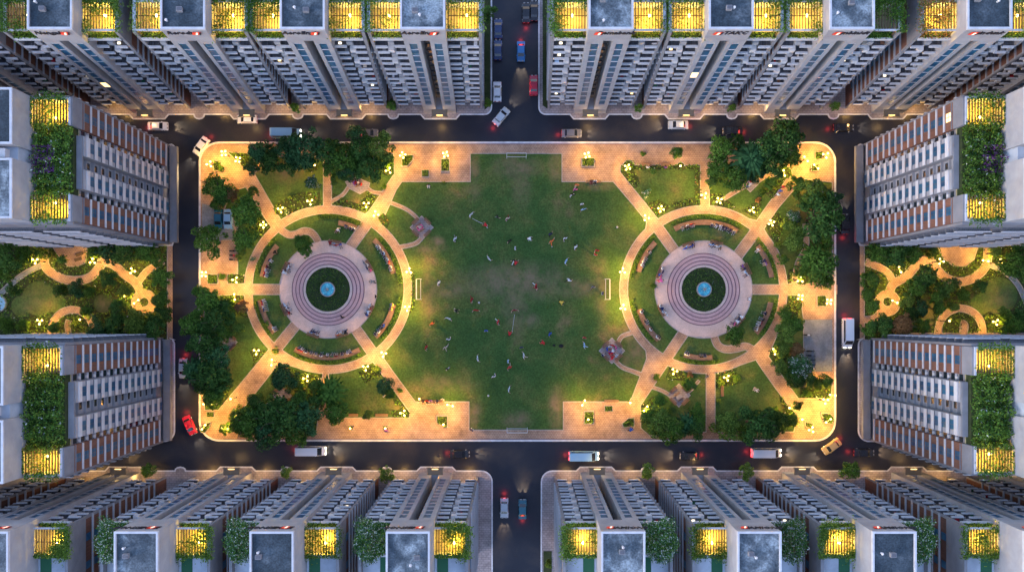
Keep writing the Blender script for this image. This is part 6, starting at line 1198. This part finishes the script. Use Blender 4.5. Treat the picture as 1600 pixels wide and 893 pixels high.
# motorbikes parked at the court and beside the west gate
def bike_proto():
    R = root('motorbike', (0, 0, 0)); m = MB(); m.tube((-.62, -.06, .3), (-.62, .06, .3), .3, .3, M['tyre'], 14); m.build('wheel', R); m = MB(); m.tube((.62, -.06, .3), (.62, .06, .3), .3, .3, M['tyre'], 14); m.build('wheel', R)
    m = MB(); m.add([(-.7, -.14, .5), (.35, -.12, .35), (.5, -.1, .85), (-.2, -.16, .62), (-.7, .14, .5), (.35, .12, .35), (.5, .1, .85), (-.2, .16, .62)], [(0, 1, 2, 3), (7, 6, 5, 4), (0, 4, 5, 1), (1, 5, 6, 2), (2, 6, 7, 3), (3, 7, 4, 0)], CAR['black']); m.build('body', R)
    m = MB(); m.box(-.75, -.05, -.15, .15, .66, .78, M['tyre']); m.build('seat', R); m = MB(); m.tube((.42, -.36, 1.02), (.42, .36, 1.02), .03, .03, M['iron'], 6); m.tube((.62, 0, .3), (.42, 0, 1.02), .04, .04, M['iron'], 6); m.build('handlebar', R); return R
BP = bike_proto()
BK = [(1266, 548, 'black', 'first from the north beside the court'), (1267, 555, 'grey', 'second from the north beside the court'), (1268, 562, 'black', 'third from the north beside the court'), (1268, 569, 'navy', 'fourth from the north beside the court'), (1268, 575, 'silver', 'last in the row beside the court'), (365, 392, 'black', 'first in the row at the west paving'), (365, 399, 'red', 'second in the row at the west paving'), (365, 406, 'grey', 'third in the row at the west paving'), (1261, 523, 'white', 'alone near the top of the court')]
for i, (px, py, col, where) in enumerate(BK):
    R = BP if i == 0 else copy_tree(BP); x, y = P(px, py, .5); R.location = (x, y, .12); R.rotation_euler = (0, 0, random.uniform(-.15, .15)); R.scale = (1.1, 1.1, 1.1); tag(R, f'{col} motorbike {where}', 'motorbike', 'parked motorbikes')
    for ch in R.children:
        if ch.name.split('.')[0] == 'body': ch.material_slots[0].link = 'OBJECT'; ch.material_slots[0].material = CAR[col]
# sun loungers on the west garden terrace, round pool at its edge
for px, py, a, wh in ((126, 397, .3, 'upper'), (124, 405, .3, 'lower')):
    x, y = P(px, py); R = root('lounger', (x, y, .12), a, f'dark lounger on the west garden terrace, {wh} one', 'lounger', 'dark loungers'); m = MB(); m.box(-.9, .4, -.35, .35, .3, .36, M['timber']); m.build('seat', R); m = MB(); m.add([(.4, -.35, .3), (1.0, -.35, .75), (1.0, .35, .75), (.4, .35, .3), (.4, -.35, .24), (1.0, -.35, .69), (1.0, .35, .69), (.4, .35, .24)], [(0, 1, 2, 3), (7, 6, 5, 4), (0, 4, 5, 1), (2, 6, 7, 3), (1, 5, 6, 2)], M['timber']); m.build('backrest', R)
    for sx in (-.8, .3): m = MB(); m.box(sx - .05, sx + .05, -.3, .3, 0, .3, M['timber']); m.build('leg', R)
x, y = P(-1, 474); R = root('garden_pool', (x, y, .12), 0, 'round pale blue pool at the west edge of the west garden', 'pool'); m = MB(); m.lathe([(1.9, 0), (1.9, .45), (1.6, .45), (1.6, .2)], M['kerb'], 36); m.build('pool_wall', R); m = MB(); m.lathe([(.001, .34), (1.6, .34)], mat('pale_water', (.30, .50, .62), .1, .6), 36); m.build('water', R)
# play slab lines on the court
for o in list(COL.objects):
    if o.parent is None and o.type == 'EMPTY' and not o.children: bpy.data.objects.remove(o)
# labels must single things out
seen = {}
for o in COL.objects:
    if o.parent is None and o.get('label'):
        l = o['label']; n = len(l.split())
        if l in seen: print('DUP LABEL', l)
        if n < 4 or n > 16: print('LABEL LEN', n, l)
        seen[l] = o
print('objects', len(COL.objects))
